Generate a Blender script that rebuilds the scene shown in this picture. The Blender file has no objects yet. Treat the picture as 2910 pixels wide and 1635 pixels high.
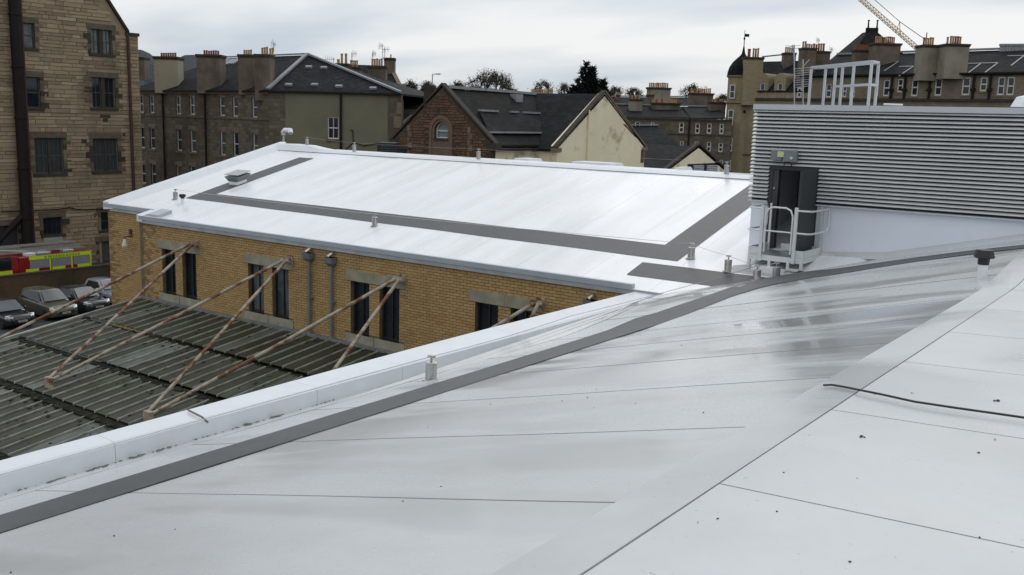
import bpy, bmesh, math, random
from mathutils import Vector, Matrix
from mathutils.geometry import delaunay_2d_cdt
random.seed(7)
V = Vector
SC = bpy.context.scene
COL = SC.collection
rad = math.radians
# ------------------------------------------------------------------ camera
F_PX, PX0, PY0 = 2750.0, 1455.0, 817.5
CAM = V((0, 0, 9.6)); GZ = -3.3   # the yard and streets lie at GZ; whatever is drawn down to z = 0 stands on it
RHO = rad(1.64); PIT = math.atan(477 * math.cos(RHO) / F_PX); YAW = rad(36.3)
FH = V((-math.sin(YAW), math.cos(YAW), 0)); R0 = V((math.cos(YAW), math.sin(YAW), 0)); UP = V((0, 0, 1))
FW = FH * math.cos(PIT) - UP * math.sin(PIT); U0 = UP * math.cos(PIT) + FH * math.sin(PIT)
RT = R0 * math.cos(RHO) + U0 * math.sin(RHO); UPC = U0 * math.cos(RHO) - R0 * math.sin(RHO)
cd = bpy.data.cameras.new('camera'); cam = bpy.data.objects.new('camera', cd); COL.objects.link(cam)
cd.sensor_width = 36.0; cd.lens = 36.0 * F_PX / 2910.0; cd.clip_start = 0.1; cd.clip_end = 6000
m = Matrix.Identity(4)
for i in range(3):
    m[i][0] = RT[i]; m[i][1] = UPC[i]; m[i][2] = -FW[i]; m[i][3] = CAM[i]
cam.matrix_world = m
SC.camera = cam
# ------------------------------------------------------------------ sky and sun
SUN_AZ, SUN_EL = rad(-12), rad(40)
w = bpy.data.worlds.new('World'); SC.world = w; w.use_nodes = True
nt = w.node_tree; nt.nodes.clear()
def N(nt, t, **k):
    n = nt.nodes.new(t)
    for a, b in k.items():
        if a in n.bl_rna.properties: setattr(n, a, b)
        else: n.inputs[a].default_value = b
    return n
out = N(nt, 'ShaderNodeOutputWorld'); bg = N(nt, 'ShaderNodeBackground'); bg.inputs['Strength'].default_value = 0.1
sky = N(nt, 'ShaderNodeTexSky'); sky.sky_type = 'NISHITA'; sky.sun_disc = False
sky.sun_elevation = SUN_EL; sky.sun_rotation = SUN_AZ
tc = N(nt, 'ShaderNodeTexCoord'); sep = N(nt, 'ShaderNodeSeparateXYZ'); nt.links.new(tc.outputs['Generated'], sep.inputs[0])
def mth(nt, op, a, b=None, c=None):
    n = nt.nodes.new('ShaderNodeMath'); n.operation = op
    for i, x in enumerate((a, b, c)):
        if x is None: continue
        if isinstance(x, (int, float)): n.inputs[i].default_value = x
        else: nt.links.new(x, n.inputs[i])
    return n.outputs[0]
zc = mth(nt, 'ADD', mth(nt, 'MAXIMUM', sep.outputs[2], 0.0), 0.16)
cx = mth(nt, 'DIVIDE', sep.outputs[0], zc); cy = mth(nt, 'DIVIDE', sep.outputs[1], zc)
cmb = N(nt, 'ShaderNodeCombineXYZ'); nt.links.new(cx, cmb.inputs[0]); nt.links.new(cy, cmb.inputs[1])
mp = N(nt, 'ShaderNodeMapping'); mp.inputs['Rotation'].default_value = (0, 0, -YAW); mp.inputs['Location'].default_value = (3.1, 1.7, 0); mp.inputs['Scale'].default_value = (0.62, 1.0, 1)
mp.vector_type = 'POINT'
nt.links.new(cmb.outputs[0], mp.inputs[0])
nz = N(nt, 'ShaderNodeTexNoise'); nz.inputs['Scale'].default_value = 1.05; nz.inputs['Detail'].default_value = 6; nz.inputs['Roughness'].default_value = 0.48
nt.links.new(mp.outputs[0], nz.inputs['Vector'])
rp = N(nt, 'ShaderNodeValToRGB'); e = rp.color_ramp.elements
e[0].position = 0.36; e[0].color = (0.52, 0.585, 0.67, 1); e[1].position = 0.60; e[1].color = (0.82, 0.825, 0.83, 1)
em = rp.color_ramp.elements.new(0.48); em.color = (0.665, 0.70, 0.74, 1)
nt.links.new(nz.outputs['Fac'], rp.inputs[0])
sc_ = N(nt, 'ShaderNodeVectorMath'); sc_.operation = 'SCALE'; sc_.inputs['Scale'].default_value = 8.6
nt.links.new(rp.outputs[0], sc_.inputs[0])
nt.links.new(mth(nt, 'MULTIPLY_ADD', mth(nt, 'MAXIMUM', sep.outputs[2], 0.0), 2.6, 8.3), sc_.inputs['Scale'])
mx = N(nt, 'ShaderNodeMix'); mx.data_type = 'RGBA'; mx.inputs[0].default_value = 0.93
nt.links.new(sky.outputs[0], mx.inputs[6]); nt.links.new(sc_.outputs[0], mx.inputs[7])
nt.links.new(mx.outputs[2], bg.inputs['Color']); nt.links.new(bg.outputs[0], out.inputs['Surface'])
sl = bpy.data.lights.new('sun', 'SUN'); sl.energy = 0.5; sl.angle = rad(45); sl.color = (1, 0.97, 0.92)
so = bpy.data.objects.new('sun', sl); COL.objects.link(so)
sd = V((math.sin(SUN_AZ) * math.cos(SUN_EL), math.cos(SUN_AZ) * math.cos(SUN_EL), math.sin(SUN_EL)))
so.rotation_euler = sd.to_track_quat('Z', 'Y').to_euler(); so.location = (0, 0, 60)
SC.view_settings.view_transform = 'Standard'; SC.view_settings.look = 'None'
SC.view_settings.exposure = 0.32; SC.view_settings.gamma = 1.0
# ------------------------------------------------------------------ measuring helpers
def ray(x, y): return FW * F_PX + RT * (x - PX0) - UPC * (y - PY0)
def onp(x, y, n, d):
    r = ray(x, y); n = V(n); t = (d - n.dot(CAM)) / n.dot(r); return CAM + r * t
def onx(x, y, X): return onp(x, y, (1, 0, 0), X)
def ony(x, y, Y): return onp(x, y, (0, 1, 0), Y)
def onz(x, y, Z): return onp(x, y, (0, 0, 1), Z)
def dep(x, y, w): return onp(x, y, FH, FH.dot(CAM) + w)
def sm(a, b, t):
    t = min(1, max(0, (t - a) / (b - a))); return t * t * (3 - 2 * t)
S1 = math.tan(rad(14)); S2 = math.tan(rad(14.5)); FOLDX = -2.17
def f1(x, y):   # the big slope that drains to the parapet
    return 5.6 + S1 * (x + 10) + .27 * sm(14.0, 18.4, y) - .07 * sm(18.5, 21, y)
def f2(x, y): return 6.0 + S2 * (y - 18.7)       # mono-pitch roof of the brick wing
def f3(x, y): return f1(FOLDX, y) + .05 * (x - FOLDX)
def onf(x, y, fn):
    r = ray(x, y); t = prev = 0.0008
    while t < .06:
        p = CAM + r * t
        if p.z <= fn(p.x, p.y): break
        prev = t; t *= 1.004
    a, b = prev, t
    for i in range(30):
        k = (a + b) / 2; p = CAM + r * k
        if p.z <= fn(p.x, p.y): b = k
        else: a = k
    return CAM + r * b
# ------------------------------------------------------------------ materials
MATS = {}
def lk(nt, a, b): nt.links.new(a, b)
def newmat(name):
    m = bpy.data.materials.new(name); m.use_nodes = True; MATS[name] = m
    nt = m.node_tree; b = nt.nodes['Principled BSDF']; return m, nt, b
def rgba(c): return (c[0], c[1], c[2], 1)
def posmap(nt, stretch=(1, 1, 1), uv=False):
    mp = nt.nodes.new('ShaderNodeMapping'); mp.inputs['Scale'].default_value = stretch
    if uv:
        g = nt.nodes.new('ShaderNodeUVMap'); lk(nt, g.outputs[0], mp.inputs[0])
    else:
        g = nt.nodes.new('ShaderNodeNewGeometry'); lk(nt, g.outputs['Position'], mp.inputs[0])
    return mp.outputs[0]
def noise(nt, vec, scale, detail=5, rough=.55):
    n = nt.nodes.new('ShaderNodeTexNoise'); n.inputs['Scale'].default_value = scale
    n.inputs['Detail'].default_value = detail; n.inputs['Roughness'].default_value = rough
    lk(nt, vec, n.inputs['Vector']); return n.outputs['Fac']
def ramp(nt, fac, a, b, ca=(0, 0, 0), cb=(1, 1, 1)):
    r = nt.nodes.new('ShaderNodeValToRGB'); e = r.color_ramp.elements
    e[0].position = a; e[0].color = rgba(ca); e[1].position = b; e[1].color = rgba(cb)
    lk(nt, fac, r.inputs[0]); return r.outputs[0]
def mixc(nt, fac, a, b, mode='MIX'):
    n = nt.nodes.new('ShaderNodeMix'); n.data_type = 'RGBA'; n.blend_type = mode
    for i, x in ((0, fac), (6, a), (7, b)):
        if isinstance(x, (int, float)): n.inputs[i].default_value = x
        elif isinstance(x, tuple): n.inputs[i].default_value = rgba(x)
        else: lk(nt, x, n.inputs[i])
    return n.outputs[2]
def bump(nt, b, h, strength=.3, dist=.02):
    n = nt.nodes.new('ShaderNodeBump'); n.inputs['Strength'].default_value = strength; n.inputs['Distance'].default_value = dist
    lk(nt, h, n.inputs['Height']); lk(nt, n.outputs[0], b.inputs['Normal'])
def M(name, col, rough=.6, metal=0, col2=None, ns=2., lo=.35, hi=.65, dirt=None, ds=.6, dlo=.52, dhi=.7, damt=1., stretch=(1, 1, 1), dstretch=None, bs=0, bstr=.3, bd=.01, spec=.5, coat=0, uv=False):
    m, nt, b = newmat(name)
    b.inputs['Roughness'].default_value = rough; b.inputs['Metallic'].default_value = metal
    b.inputs['Specular IOR Level'].default_value = spec; b.inputs['Coat Weight'].default_value = coat; b.inputs['Coat Roughness'].default_value = .06
    v = posmap(nt, stretch, uv)
    c2 = col2 or tuple(x * .72 for x in col)
    c = mixc(nt, ramp(nt, noise(nt, v, ns), lo, hi), col, c2)
    if dirt:
        v2 = posmap(nt, dstretch or stretch, uv)
        d = ramp(nt, noise(nt, v2, ds, 8, .65), dlo, dhi)
        c = mixc(nt, mth(nt, 'MULTIPLY', d, damt), c, dirt)
    lk(nt, c, b.inputs['Base Color'])
    if bs: bump(nt, b, noise(nt, posmap(nt, (1, 1, 1), uv), bs, 6, .6), bstr, bd)
    return m
def attr_mat(name, cols, mortar_dirt=None, rough=.85, ds=.5, dlo=.5, dhi=.7, bs=30, bstr=.5, bd=.008, grain=.35):
    """colour picked per piece by the float attribute rnd, then weathered"""
    m, nt, b = newmat(name)
    at = nt.nodes.new('ShaderNodeAttribute'); at.attribute_name = 'rnd'
    r = nt.nodes.new('ShaderNodeValToRGB'); r.color_ramp.interpolation = 'LINEAR'
    e = r.color_ramp.elements
    for i, c in enumerate(cols):
        p = i / (len(cols) - 1)
        if i == 0: e[0].position = 0; e[0].color = rgba(c)
        elif i == len(cols) - 1: e[-1].position = 1; e[-1].color = rgba(c)
        else: x = e.new(p); x.color = rgba(c)
    lk(nt, at.outputs['Fac'], r.inputs[0])
    v = posmap(nt)
    c = mixc(nt, mth(nt, 'MULTIPLY', noise(nt, v, 9, 6), grain * 2), r.outputs[0], tuple(x * .55 for x in cols[len(cols) // 2]))
    if mortar_dirt:
        d = ramp(nt, noise(nt, posmap(nt, (1, 1, .55)), ds, 8, .65), dlo, dhi)
        c = mixc(nt, mth(nt, 'MULTIPLY', d, .8), c, mortar_dirt)
    lk(nt, c, b.inputs['Base Color']); b.inputs['Roughness'].default_value = rough
    b.inputs['Specular IOR Level'].default_value = .25
    bump(nt, b, noise(nt, v, bs, 6, .65), bstr, bd)
    return m
def masonry(name, c1, c2, mortar, bw, bh, ms=.02, rough=.9, dirt=None, ds=.35, dlo=.45, dhi=.7, wob=.04, bstr=.6, bd=.02, damt=.85, squash=1., offs=.5):
    m, nt, b = newmat(name)
    uv = posmap(nt, (1, 1, 1), True)
    nv = nt.nodes.new('ShaderNodeTexNoise'); nv.inputs['Scale'].default_value = 3.0; lk(nt, uv, nv.inputs['Vector'])
    ad = nt.nodes.new('ShaderNodeVectorMath'); ad.operation = 'MULTIPLY_ADD'
    lk(nt, nv.outputs['Color'], ad.inputs[0]); ad.inputs[1].default_value = (wob, wob, 0); lk(nt, uv, ad.inputs[2])
    bt = nt.nodes.new('ShaderNodeTexBrick'); lk(nt, ad.outputs[0], bt.inputs['Vector'])
    bt.inputs['Scale'].default_value = 1; bt.inputs['Brick Width'].default_value = bw; bt.inputs['Row Height'].default_value = bh
    bt.inputs['Mortar Size'].default_value = ms; bt.inputs['Mortar Smooth'].default_value = .3; bt.inputs['Bias'].default_value = 0
    bt.inputs['Color1'].default_value = rgba(c1); bt.inputs['Color2'].default_value = rgba(c2); bt.inputs['Mortar'].default_value = rgba(mortar)
    bt.offset = offs; bt.squash = squash; bt.squash_frequency = 3
    c = mixc(nt, mth(nt, 'MULTIPLY', noise(nt, uv, 1.7, 7, .65), .75), bt.outputs['Color'], tuple(x * .5 for x in c2))
    if dirt:
        d = ramp(nt, noise(nt, posmap(nt, (1, .5, 1), True), ds, 8, .65), dlo, dhi)
        c = mixc(nt, mth(nt, 'MULTIPLY', d, damt), c, dirt)
    lk(nt, c, b.inputs['Base Color']); b.inputs['Roughness'].default_value = rough; b.inputs['Specular IOR Level'].default_value = .25
    h = mth(nt, 'ADD', mth(nt, 'MULTIPLY', bt.outputs['Fac'], -1.0), mth(nt, 'MULTIPLY', noise(nt, uv, 8, 6), .6))
    bump(nt, b, h, bstr, bd)
    return m
def membrane(name, dry, wet, stretch, scale, lo, hi, r_dry, r_wet, speck=0.0, rot=0., seed=0., pool=None):
    """single-ply roofing: dry film and wet, darker, glossier patches with a shape of their own"""
    m, nt, b = newmat(name)
    g = nt.nodes.new('ShaderNodeNewGeometry'); mp = nt.nodes.new('ShaderNodeMapping')
    mp.inputs['Scale'].default_value = stretch; mp.inputs['Location'].default_value = (seed, seed * .7, 0); lk(nt, g.outputs['Position'], mp.inputs[0])
    w1 = noise(nt, mp.outputs[0], scale, 6, .5)
    w = ramp(nt, w1, lo, hi)
    if pool:   # standing water gathers towards one end of the roof
        sp_ = nt.nodes.new('ShaderNodeSeparateXYZ'); lk(nt, g.outputs['Position'], sp_.inputs[0])
        mr = nt.nodes.new('ShaderNodeMapRange'); mr.inputs[1].default_value = pool[0]; mr.inputs[2].default_value = pool[1]; mr.inputs[3].default_value = pool[2]; mr.inputs[4].default_value = 1.0
        lk(nt, sp_.outputs[1], mr.inputs[0]); w = mth(nt, 'MULTIPLY', w, mr.outputs[0])
    v = posmap(nt)
    soft = ramp(nt, noise(nt, v, .33, 4, .5), .3, .75)
    fine = ramp(nt, noise(nt, v, 5.5, 8, .7), .25, .8)
    c = mixc(nt, w, dry, wet)
    c = mixc(nt, mth(nt, 'MULTIPLY', soft, .32), c, tuple(x * .82 for x in wet))
    st_ = ramp(nt, noise(nt, posmap(nt, (stretch[0] * 1.3, stretch[1] * .9, .3)), .9, 7, .6), .46, .74)
    c = mixc(nt, mth(nt, 'MULTIPLY', st_, .6), c, (dry[0] * .72, dry[1] * .71, dry[2] * .675))
    blot = ramp(nt, noise(nt, v, 1.15, 9, .68), .42, .72)
    c = mixc(nt, mth(nt, 'MULTIPLY', blot, .22), c, tuple(x * .80 for x in dry))
    c = mixc(nt, mth(nt, 'MULTIPLY', fine, .12), c, tuple(x * .7 for x in wet))
    if speck:
        sc2 = ramp(nt, noise(nt, posmap(nt, (1.0, 1.4, 1)), 3.4, 10, .78), .60, .70)
        c = mixc(nt, mth(nt, 'MULTIPLY', sc2, .30), c, tuple(x * .62 for x in dry))
        sp = ramp(nt, noise(nt, v, 26, 3, .5), .70, .76)
        c = mixc(nt, mth(nt, 'MULTIPLY', sp, speck), c, (.2, .2, .19))
    lk(nt, c, b.inputs['Base Color'])
    rr = nt.nodes.new('ShaderNodeMix'); rr.data_type = 'FLOAT'; lk(nt, w, rr.inputs[0]); rr.inputs[2].default_value = r_dry; rr.inputs[3].default_value = r_wet
    r2 = mth(nt, 'ADD', rr.outputs[0], mth(nt, 'MULTIPLY', mth(nt, 'SUBTRACT', fine, .5), .05))
    lk(nt, r2, b.inputs['Roughness']); b.inputs['Specular IOR Level'].default_value = .5
    bump(nt, b, noise(nt, v, .9, 3, .45), .12, .02)
    return m
MEM = membrane('membrane_slope', (.60, .617, .625), (.43, .44, .44), (.24, .85, .2), 1.0, .47, .56, .27, .08, .2, pool=(4., 12., .40))
MEM3 = membrane('membrane_deck', (.59, .61, .622), (.51, .527, .535), (.5, .6, .2), .8, .45, .6, .42, .24, .5, seed=4.)
MEM2 = membrane('membrane_wing', (.89, .90, .91), (.84, .852, .862), (.9, .16, .2), 1.0, .52, .6, .30, .17, 0., seed=9.)
COPE = M('white_coping_metal', (.74, .76, .79), .32, 0, (.70, .72, .75), 3, bs=0, dirt=(.5, .51, .5), ds=2.5, dlo=.6, dhi=.8, damt=.35)
FASC = M('grey_fascia', (.46, .49, .53), .4, 0, (.42, .45, .49), 2)
WALK = M('grey_walkway', (.064, .069, .073), .52, 0, (.054, .059, .062), 6, dirt=(.09, .095, .10), ds=.7, dlo=.5, dhi=.75, damt=.6, bs=60, bstr=.3, bd=.003)
SEAM = M('seam_dark_grey', (.07, .073, .077), .9)  # dark grey base colour that shows in the gaps between sheets
ALU = M('aluminium', (.74, .75, .75), .4, .35, (.66, .67, .67), 12)
GALV = M('galvanised_steel', (.5, .51, .52), .42, .75, (.40, .41, .42), 10)
STEEL = M('stainless_steel', (.58, .57, .55), .28, .9, (.48, .47, .45), 14)
LOUV = M('louvre_grey', (.74, .75, .75), .4, .05, (.69, .70, .70), 1.5, dirt=(.5, .5, .48), ds=1.5, dlo=.5, dhi=.8, damt=.5, dstretch=(1, 1, .15))
CAPM = M('cap_grey', (.56, .57, .605), .4, .05, (.52, .53, .565), 1.2)
PLWALL = M('plant_wall', (.76, .80, .87), .55, 0, (.72, .76, .83), .8, dirt=(.3, .31, .32), ds=1.2, dlo=.55, dhi=.8, damt=.25, dstretch=(1, 1, .3))
BLACK = M('black', (.012, .013, .013), .6, 0, (.009, .009, .009))
DOORM = M('door_dark_grey', (.035, .042, .042), .55, 0, (.03, .036, .036), 2)
RUBBER = M('black_rubber', (.015, .015, .016), .5, 0, (.012, .012, .013))
GLASS = M('window_glass', (.012, .016, .020), .06, 0, (.02, .026, .03), 1.3, spec=.45)
GLASSL = M('window_glass_blind', (.10, .115, .12), .08, 0, (.05, .06, .065), 1.1, lo=.45, hi=.55, spec=.5)
WHITE = M('white_paint', (.62, .61, .58), .5, 0, (.55, .54, .51), 5)
BRICK = attr_mat('buff_brick', [(0.095, 0.073, 0.045), (0.403, 0.252, 0.105), (0.491, 0.321, 0.135), (0.535, 0.363, 0.160), (0.447, 0.277, 0.111), (0.655, 0.542, 0.378)], (0.277, 0.189, 0.095), ds=.8, dlo=.55, dhi=.8)
MORTAR = M('mortar', (.19, .135, .075), .95, 0, (.12, .085, .05), 6, bs=40, bstr=.5)
LINT = M('concrete_lintel', (.36, .34, .25), .85, 0, (.24, .228, .165), 2.2, dirt=(.15, .145, .105), ds=1.2, dlo=.55, dhi=.8, damt=.6, bs=50)
RUST = M('rusty_painted_steel', (.42, .375, .30), .8, 0, (.30, .245, .185), 5, dirt=(.16, .068, .028), ds=2.2, dlo=.49, dhi=.58, bs=40, bstr=.6, bd=.006)
ASPH = M('asphalt', (.05, .05, .05), .85, 0, (.04, .04, .041), 1.5, dirt=(.075, .075, .073), ds=.2, bs=60, bstr=.5)
# ------------------------------------------------------------------ mesh builder
OFF = {}
class MB:
    def __init__(s): s.v = []; s.f = []; s.r = []; s.cur = 0.
    def add(s, pts, faces):
        b = len(s.v); s.v.extend(V(p) for p in pts)
        for f in faces: s.f.append([b + i for i in f]); s.r.append(s.cur)
        return s
    def poly(s, pts): return s.add(pts, [list(range(len(pts)))])
    def hexa(s, p):  # 8 points: bottom 0-3, top 4-7
        return s.add(p, [(0, 3, 2, 1), (4, 5, 6, 7), (0, 1, 5, 4), (1, 2, 6, 5), (2, 3, 7, 6), (3, 0, 4, 7)])
    def ob(s, o, a, b, c):  # parallelepiped from corner o
        o, a, b, c = V(o), V(a), V(b), V(c)
        if a.cross(b).dot(c) < 0: a, b = b, a
        return s.hexa([o, o + a, o + a + b, o + b, o + c, o + a + c, o + a + b + c, o + b + c])
    def box(s, lo, hi): return s.ob(lo, (hi[0] - lo[0], 0, 0), (0, hi[1] - lo[1], 0), (0, 0, hi[2] - lo[2]))
    def cbox(s, lo, hi, c=.01):  # box with chamfered vertical and top edges
        x0, y0, z0 = lo; x1, y1, z1 = hi
        def ring(i, z): return [(x0 + i, y0 + i + c, z), (x0 + i + c, y0 + i, z), (x1 - i - c, y0 + i, z), (x1 - i, y0 + i + c, z), (x1 - i, y1 - i - c, z), (x1 - i - c, y1 - i, z), (x0 + i + c, y1 - i, z), (x0 + i, y1 - i - c, z)]
        R = [ring(0, z0), ring(0, z1 - c), ring(c, z1)]
        return s.loft(R)
    def loft(s, rings, closed=True, caps=True):
        n = len(rings[0]); b = len(s.v)
        for r in rings: s.v.extend(V(p) for p in r)
        for i in range(len(rings) - 1):
            for j in range(n if closed else n - 1):
                k = (j + 1) % n
                s.f.append([b + i * n + j, b + i * n + k, b + (i + 1) * n + k, b + (i + 1) * n + j]); s.r.append(s.cur)
        if caps and closed:
            s.f.append([b + j for j in reversed(range(n))]); s.r.append(s.cur)
            s.f.append([b + (len(rings) - 1) * n + j for j in range(n)]); s.r.append(s.cur)
        return s
    def prism(s, pts, ext):
        ext = V(ext); pts = [V(p) for p in pts]; n = V((0, 0, 0))
        for i in range(len(pts)): n += pts[i].cross(pts[(i + 1) % len(pts)])
        if n.dot(ext) < 0: pts = pts[::-1]
        return s.loft([pts, [p + ext for p in pts]])
    def tube(s, a, b, r, r2=None, n=10): return s.path([a, b], [r, r if r2 is None else r2], n)
    def path(s, pts, r, n=8):
        pts = [V(p) for p in pts]; rs = r if isinstance(r, (list, tuple)) else [r] * len(pts)
        rings = []; u = None
        for i, p in enumerate(pts):
            t = (pts[min(i + 1, len(pts) - 1)] - pts[max(i - 1, 0)]).normalized()
            if u is None:
                u = t.cross(V((0, 0, 1)));
                if u.length < 1e-3: u = t.cross(V((1, 0, 0)))
            u = (u - t * u.dot(t)).normalized(); v = t.cross(u)
            rings.append([p + (u * math.cos(2 * math.pi * k / n) + v * math.sin(2 * math.pi * k / n)) * rs[i] for k in range(n)])
        return s.loft(rings)
    def lathe(s, c, prof, n=16, axis=None):
        c = V(c); ax = V(axis).normalized() if axis else V((0, 0, 1))
        u = ax.cross(V((0, 1, 0)));
        if u.length < 1e-3: u = ax.cross(V((1, 0, 0)))
        u.normalize(); v = ax.cross(u)
        rings = [[c + ax * h + (u * math.cos(2 * math.pi * k / n) + v * math.sin(2 * math.pi * k / n)) * max(r, 1e-4) for k in range(n)] for r, h in prof]
        return s.loft(rings)
    def surf(s, fn, xs, ys, th=0):  # height field
        nx, ny = len(xs), len(ys); b = len(s.v)
        for y in ys:
            for x in xs: s.v.append(V((x, y, fn(x, y))))
        for j in range(ny - 1):
            for i in range(nx - 1):
                s.f.append([b + j * nx + i, b + j * nx + i + 1, b + (j + 1) * nx + i + 1, b + (j + 1) * nx + i]); s.r.append(s.cur)
        if th:
            bd = [(i, 0) for i in range(nx)] + [(nx - 1, j) for j in range(1, ny)] + [(i, ny - 1) for i in range(nx - 2, -1, -1)] + [(0, j) for j in range(ny - 2, 0, -1)]
            c = len(s.v)
            for i, j in bd: p = s.v[b + j * nx + i]; s.v.append(p - V((0, 0, th)))
            L = len(bd)
            for k in range(L):
                k2 = (k + 1) % L
                s.f.append([b + bd[k][1] * nx + bd[k][0], c + k, c + k2, b + bd[k2][1] * nx + bd[k2][0]]); s.r.append(s.cur)
            s.f.append([c + k for k in range(L)]); s.r.append(s.cur)
        return s
    def mesh(s, name, mat, off=V((0, 0, 0)), smooth=False, rnd=False):
        me = bpy.data.meshes.new(name)
        if off is not None and not s.__dict__.get('loc'):
            for p in s.v:
                if abs(p.z) < 1e-7: p.z = GZ
        off = off or V((0, 0, 0))
        me.from_pydata([tuple(p - off) for p in s.v], [], s.f)
        me.materials.append(MATS[mat] if isinstance(mat, str) else mat)
        uv = me.uv_layers.new(name='UVMap')
        vs = s.v
        data = [0.0] * (2 * len(me.loops))
        for p in me.polygons:
            n = p.normal
            t = V((-n.y, n.x, 0))
            t = V((1, 0, 0)) if t.length < .05 else t.normalized()
            bt = n.cross(t)
            for li in p.loop_indices:
                q = vs[me.loops[li].vertex_index]
                data[2 * li] = q.dot(t); data[2 * li + 1] = q.dot(bt)
        uv.data.foreach_set('uv', data)
        if rnd:
            a = me.attributes.new('rnd', 'FLOAT', 'FACE'); a.data.foreach_set('value', s.r)
        if smooth:
            me.polygons.foreach_set('use_smooth', [True] * len(me.polygons))
            if smooth != 'all': me.set_sharp_from_angle(angle=rad(40))
        return me
    def build(s, name, mat, parent=None, smooth=False, rnd=False, label=None, kind=None, local=False):
        off = V((0, 0, 0)) if (local or parent is None) else OFF.get(parent, V((0, 0, 0)))
        if local: s.loc = True
        me = s.mesh(name, mat, off, smooth, rnd)
        o = bpy.data.objects.new(name, me); COL.objects.link(o)
        if parent is not None: o.parent = parent; OFF[o] = off
        if label: o['label'] = label
        if kind: o['kind'] = kind
        return o
    def solo(s, name, mat, label, cat, group=None, smooth=False, kind=None, base=None):
        """a top-level thing that is one mesh, origin at its base"""
        xs = [p.x for p in s.v]; ys = [p.y for p in s.v]; zs = [p.z for p in s.v]
        zs = [GZ if abs(z) < 1e-7 else z for z in zs]
        off = V(base) if base else V(((min(xs) + max(xs)) / 2, (min(ys) + max(ys)) / 2, min(zs)))
        o = bpy.data.objects.new(name, s.mesh(name, mat, off, smooth)); COL.objects.link(o); o.location = off
        OFF[o] = off
        if label: o['label'] = label
        if cat: o['category'] = cat
        if group: o['group'] = group
        if kind: o['kind'] = kind
        return o
def thing(name, label, cat, loc, group=None, rz=0., local=False):
    loc = (loc[0], loc[1], GZ if loc[2] == 0 else loc[2])
    o = bpy.data.objects.new(name, None); COL.objects.link(o); o.location = loc; o.rotation_euler = (0, 0, rz)
    o.empty_display_size = .3; o['label'] = label; o['category'] = cat
    if group: o['group'] = group
    OFF[o] = V((0, 0, 0)) if local else V(loc)
    return o
def structure(o): o['kind'] = 'structure'; return o
def place(name, me, parent, loc, rz=0., scale=None):
    o = bpy.data.objects.new(name, me); COL.objects.link(o); o.parent = parent
    o.location = V(loc) - OFF[parent]; o.rotation_euler = (0, 0, rz)
    if scale: o.scale = scale
    OFF[o] = OFF[parent]
    return o
def lin(a, b, n): return [a + (b - a) * i / n for i in range(n + 1)]
class Wall:
    """vertical plane through two plan points; u runs along it, n points to the viewer"""
    def __init__(s, A, B):
        s.A = V((A[0], A[1], 0)); s.B = V((B[0], B[1], 0)); s.d = (s.B - s.A).normalized(); s.L = (s.B - s.A).length
        s.n = V((s.d.y, -s.d.x, 0))
        if s.n.dot(V((0, 0, 0)) - s.A) < 0: s.n = -s.n
    def P(s, u, z, o=0.): return s.A + s.d * u + s.n * o + V((0, 0, z))
    def uv(s, x, y):
        p = onp(x, y, s.n, s.n.dot(s.A)); return (p - s.A).dot(s.d), p.z
    def rect(s, x0, y0, x1, y1):  # pixel rectangle -> u0,u1,z0,z1
        xm, ym = (x0 + x1) / 2, (y0 + y1) / 2
        return s.uv(x0, ym)[0], s.uv(x1, ym)[0], s.uv(xm, y1)[1], s.uv(xm, y0)[1]
    def blk(s, mb, u0, u1, z0, z1, o0, o1):
        return mb.ob(s.P(u0, z0, o0), s.d * (u1 - u0), s.n * (o1 - o0), V((0, 0, z1 - z0)))
def wall_mesh(W, outer, holes, thick=.35, rec=.22, back=True):
    mb = MB(); loops = [outer] + holes
    flat = [p for l in loops for p in l]; ed = []; k = 0
    for l in loops: ed += [(k + i, k + (i + 1) % len(l)) for i in range(len(l))]; k += len(l)
    vs, _, fs, _, _, _ = delaunay_2d_cdt([V((u, z)) for u, z in flat], ed, [], 0, 1e-5)
    def inpoly(p, l):
        c = False; n = len(l)
        for i in range(n):
            (x0, y0), (x1, y1) = l[i], l[(i + 1) % n]
            if (y0 > p[1]) != (y1 > p[1]) and p[0] < (x1 - x0) * (p[1] - y0) / (y1 - y0) + x0: c = not c
        return c
    mb.v = [W.P(p.x, p.y) for p in vs]
    for t in fs:
        cx = sum(vs[i].x for i in t) / len(t); cy = sum(vs[i].y for i in t) / len(t)
        if not inpoly((cx, cy), outer) or any(inpoly((cx, cy), h) for h in holes): continue
        t = list(t); p0, p1, p2 = [mb.v[i] for i in t[:3]]
        if (p1 - p0).cross(p2 - p0).dot(W.n) < 0: t.reverse()
        mb.f.append(t); mb.r.append(0)
    for l in holes:
        n = len(l)
        ctr = V((sum(p[0] for p in l) / n, sum(p[1] for p in l) / n))
        for i in range(n):
            a, b = l[i], l[(i + 1) % n]
            mb.poly([W.P(*a), W.P(*b), W.P(*b, -rec), W.P(*a, -rec)])
    n = len(outer)
    for i in range(n):
        a, b = outer[i], outer[(i + 1) % n]
        mb.poly([W.P(*a), W.P(*a, -thick), W.P(*b, -thick), W.P(*b)])
    return mb
def R4(r): return [(r[0], r[2]), (r[1], r[2]), (r[1], r[3]), (r[0], r[3])]
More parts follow.
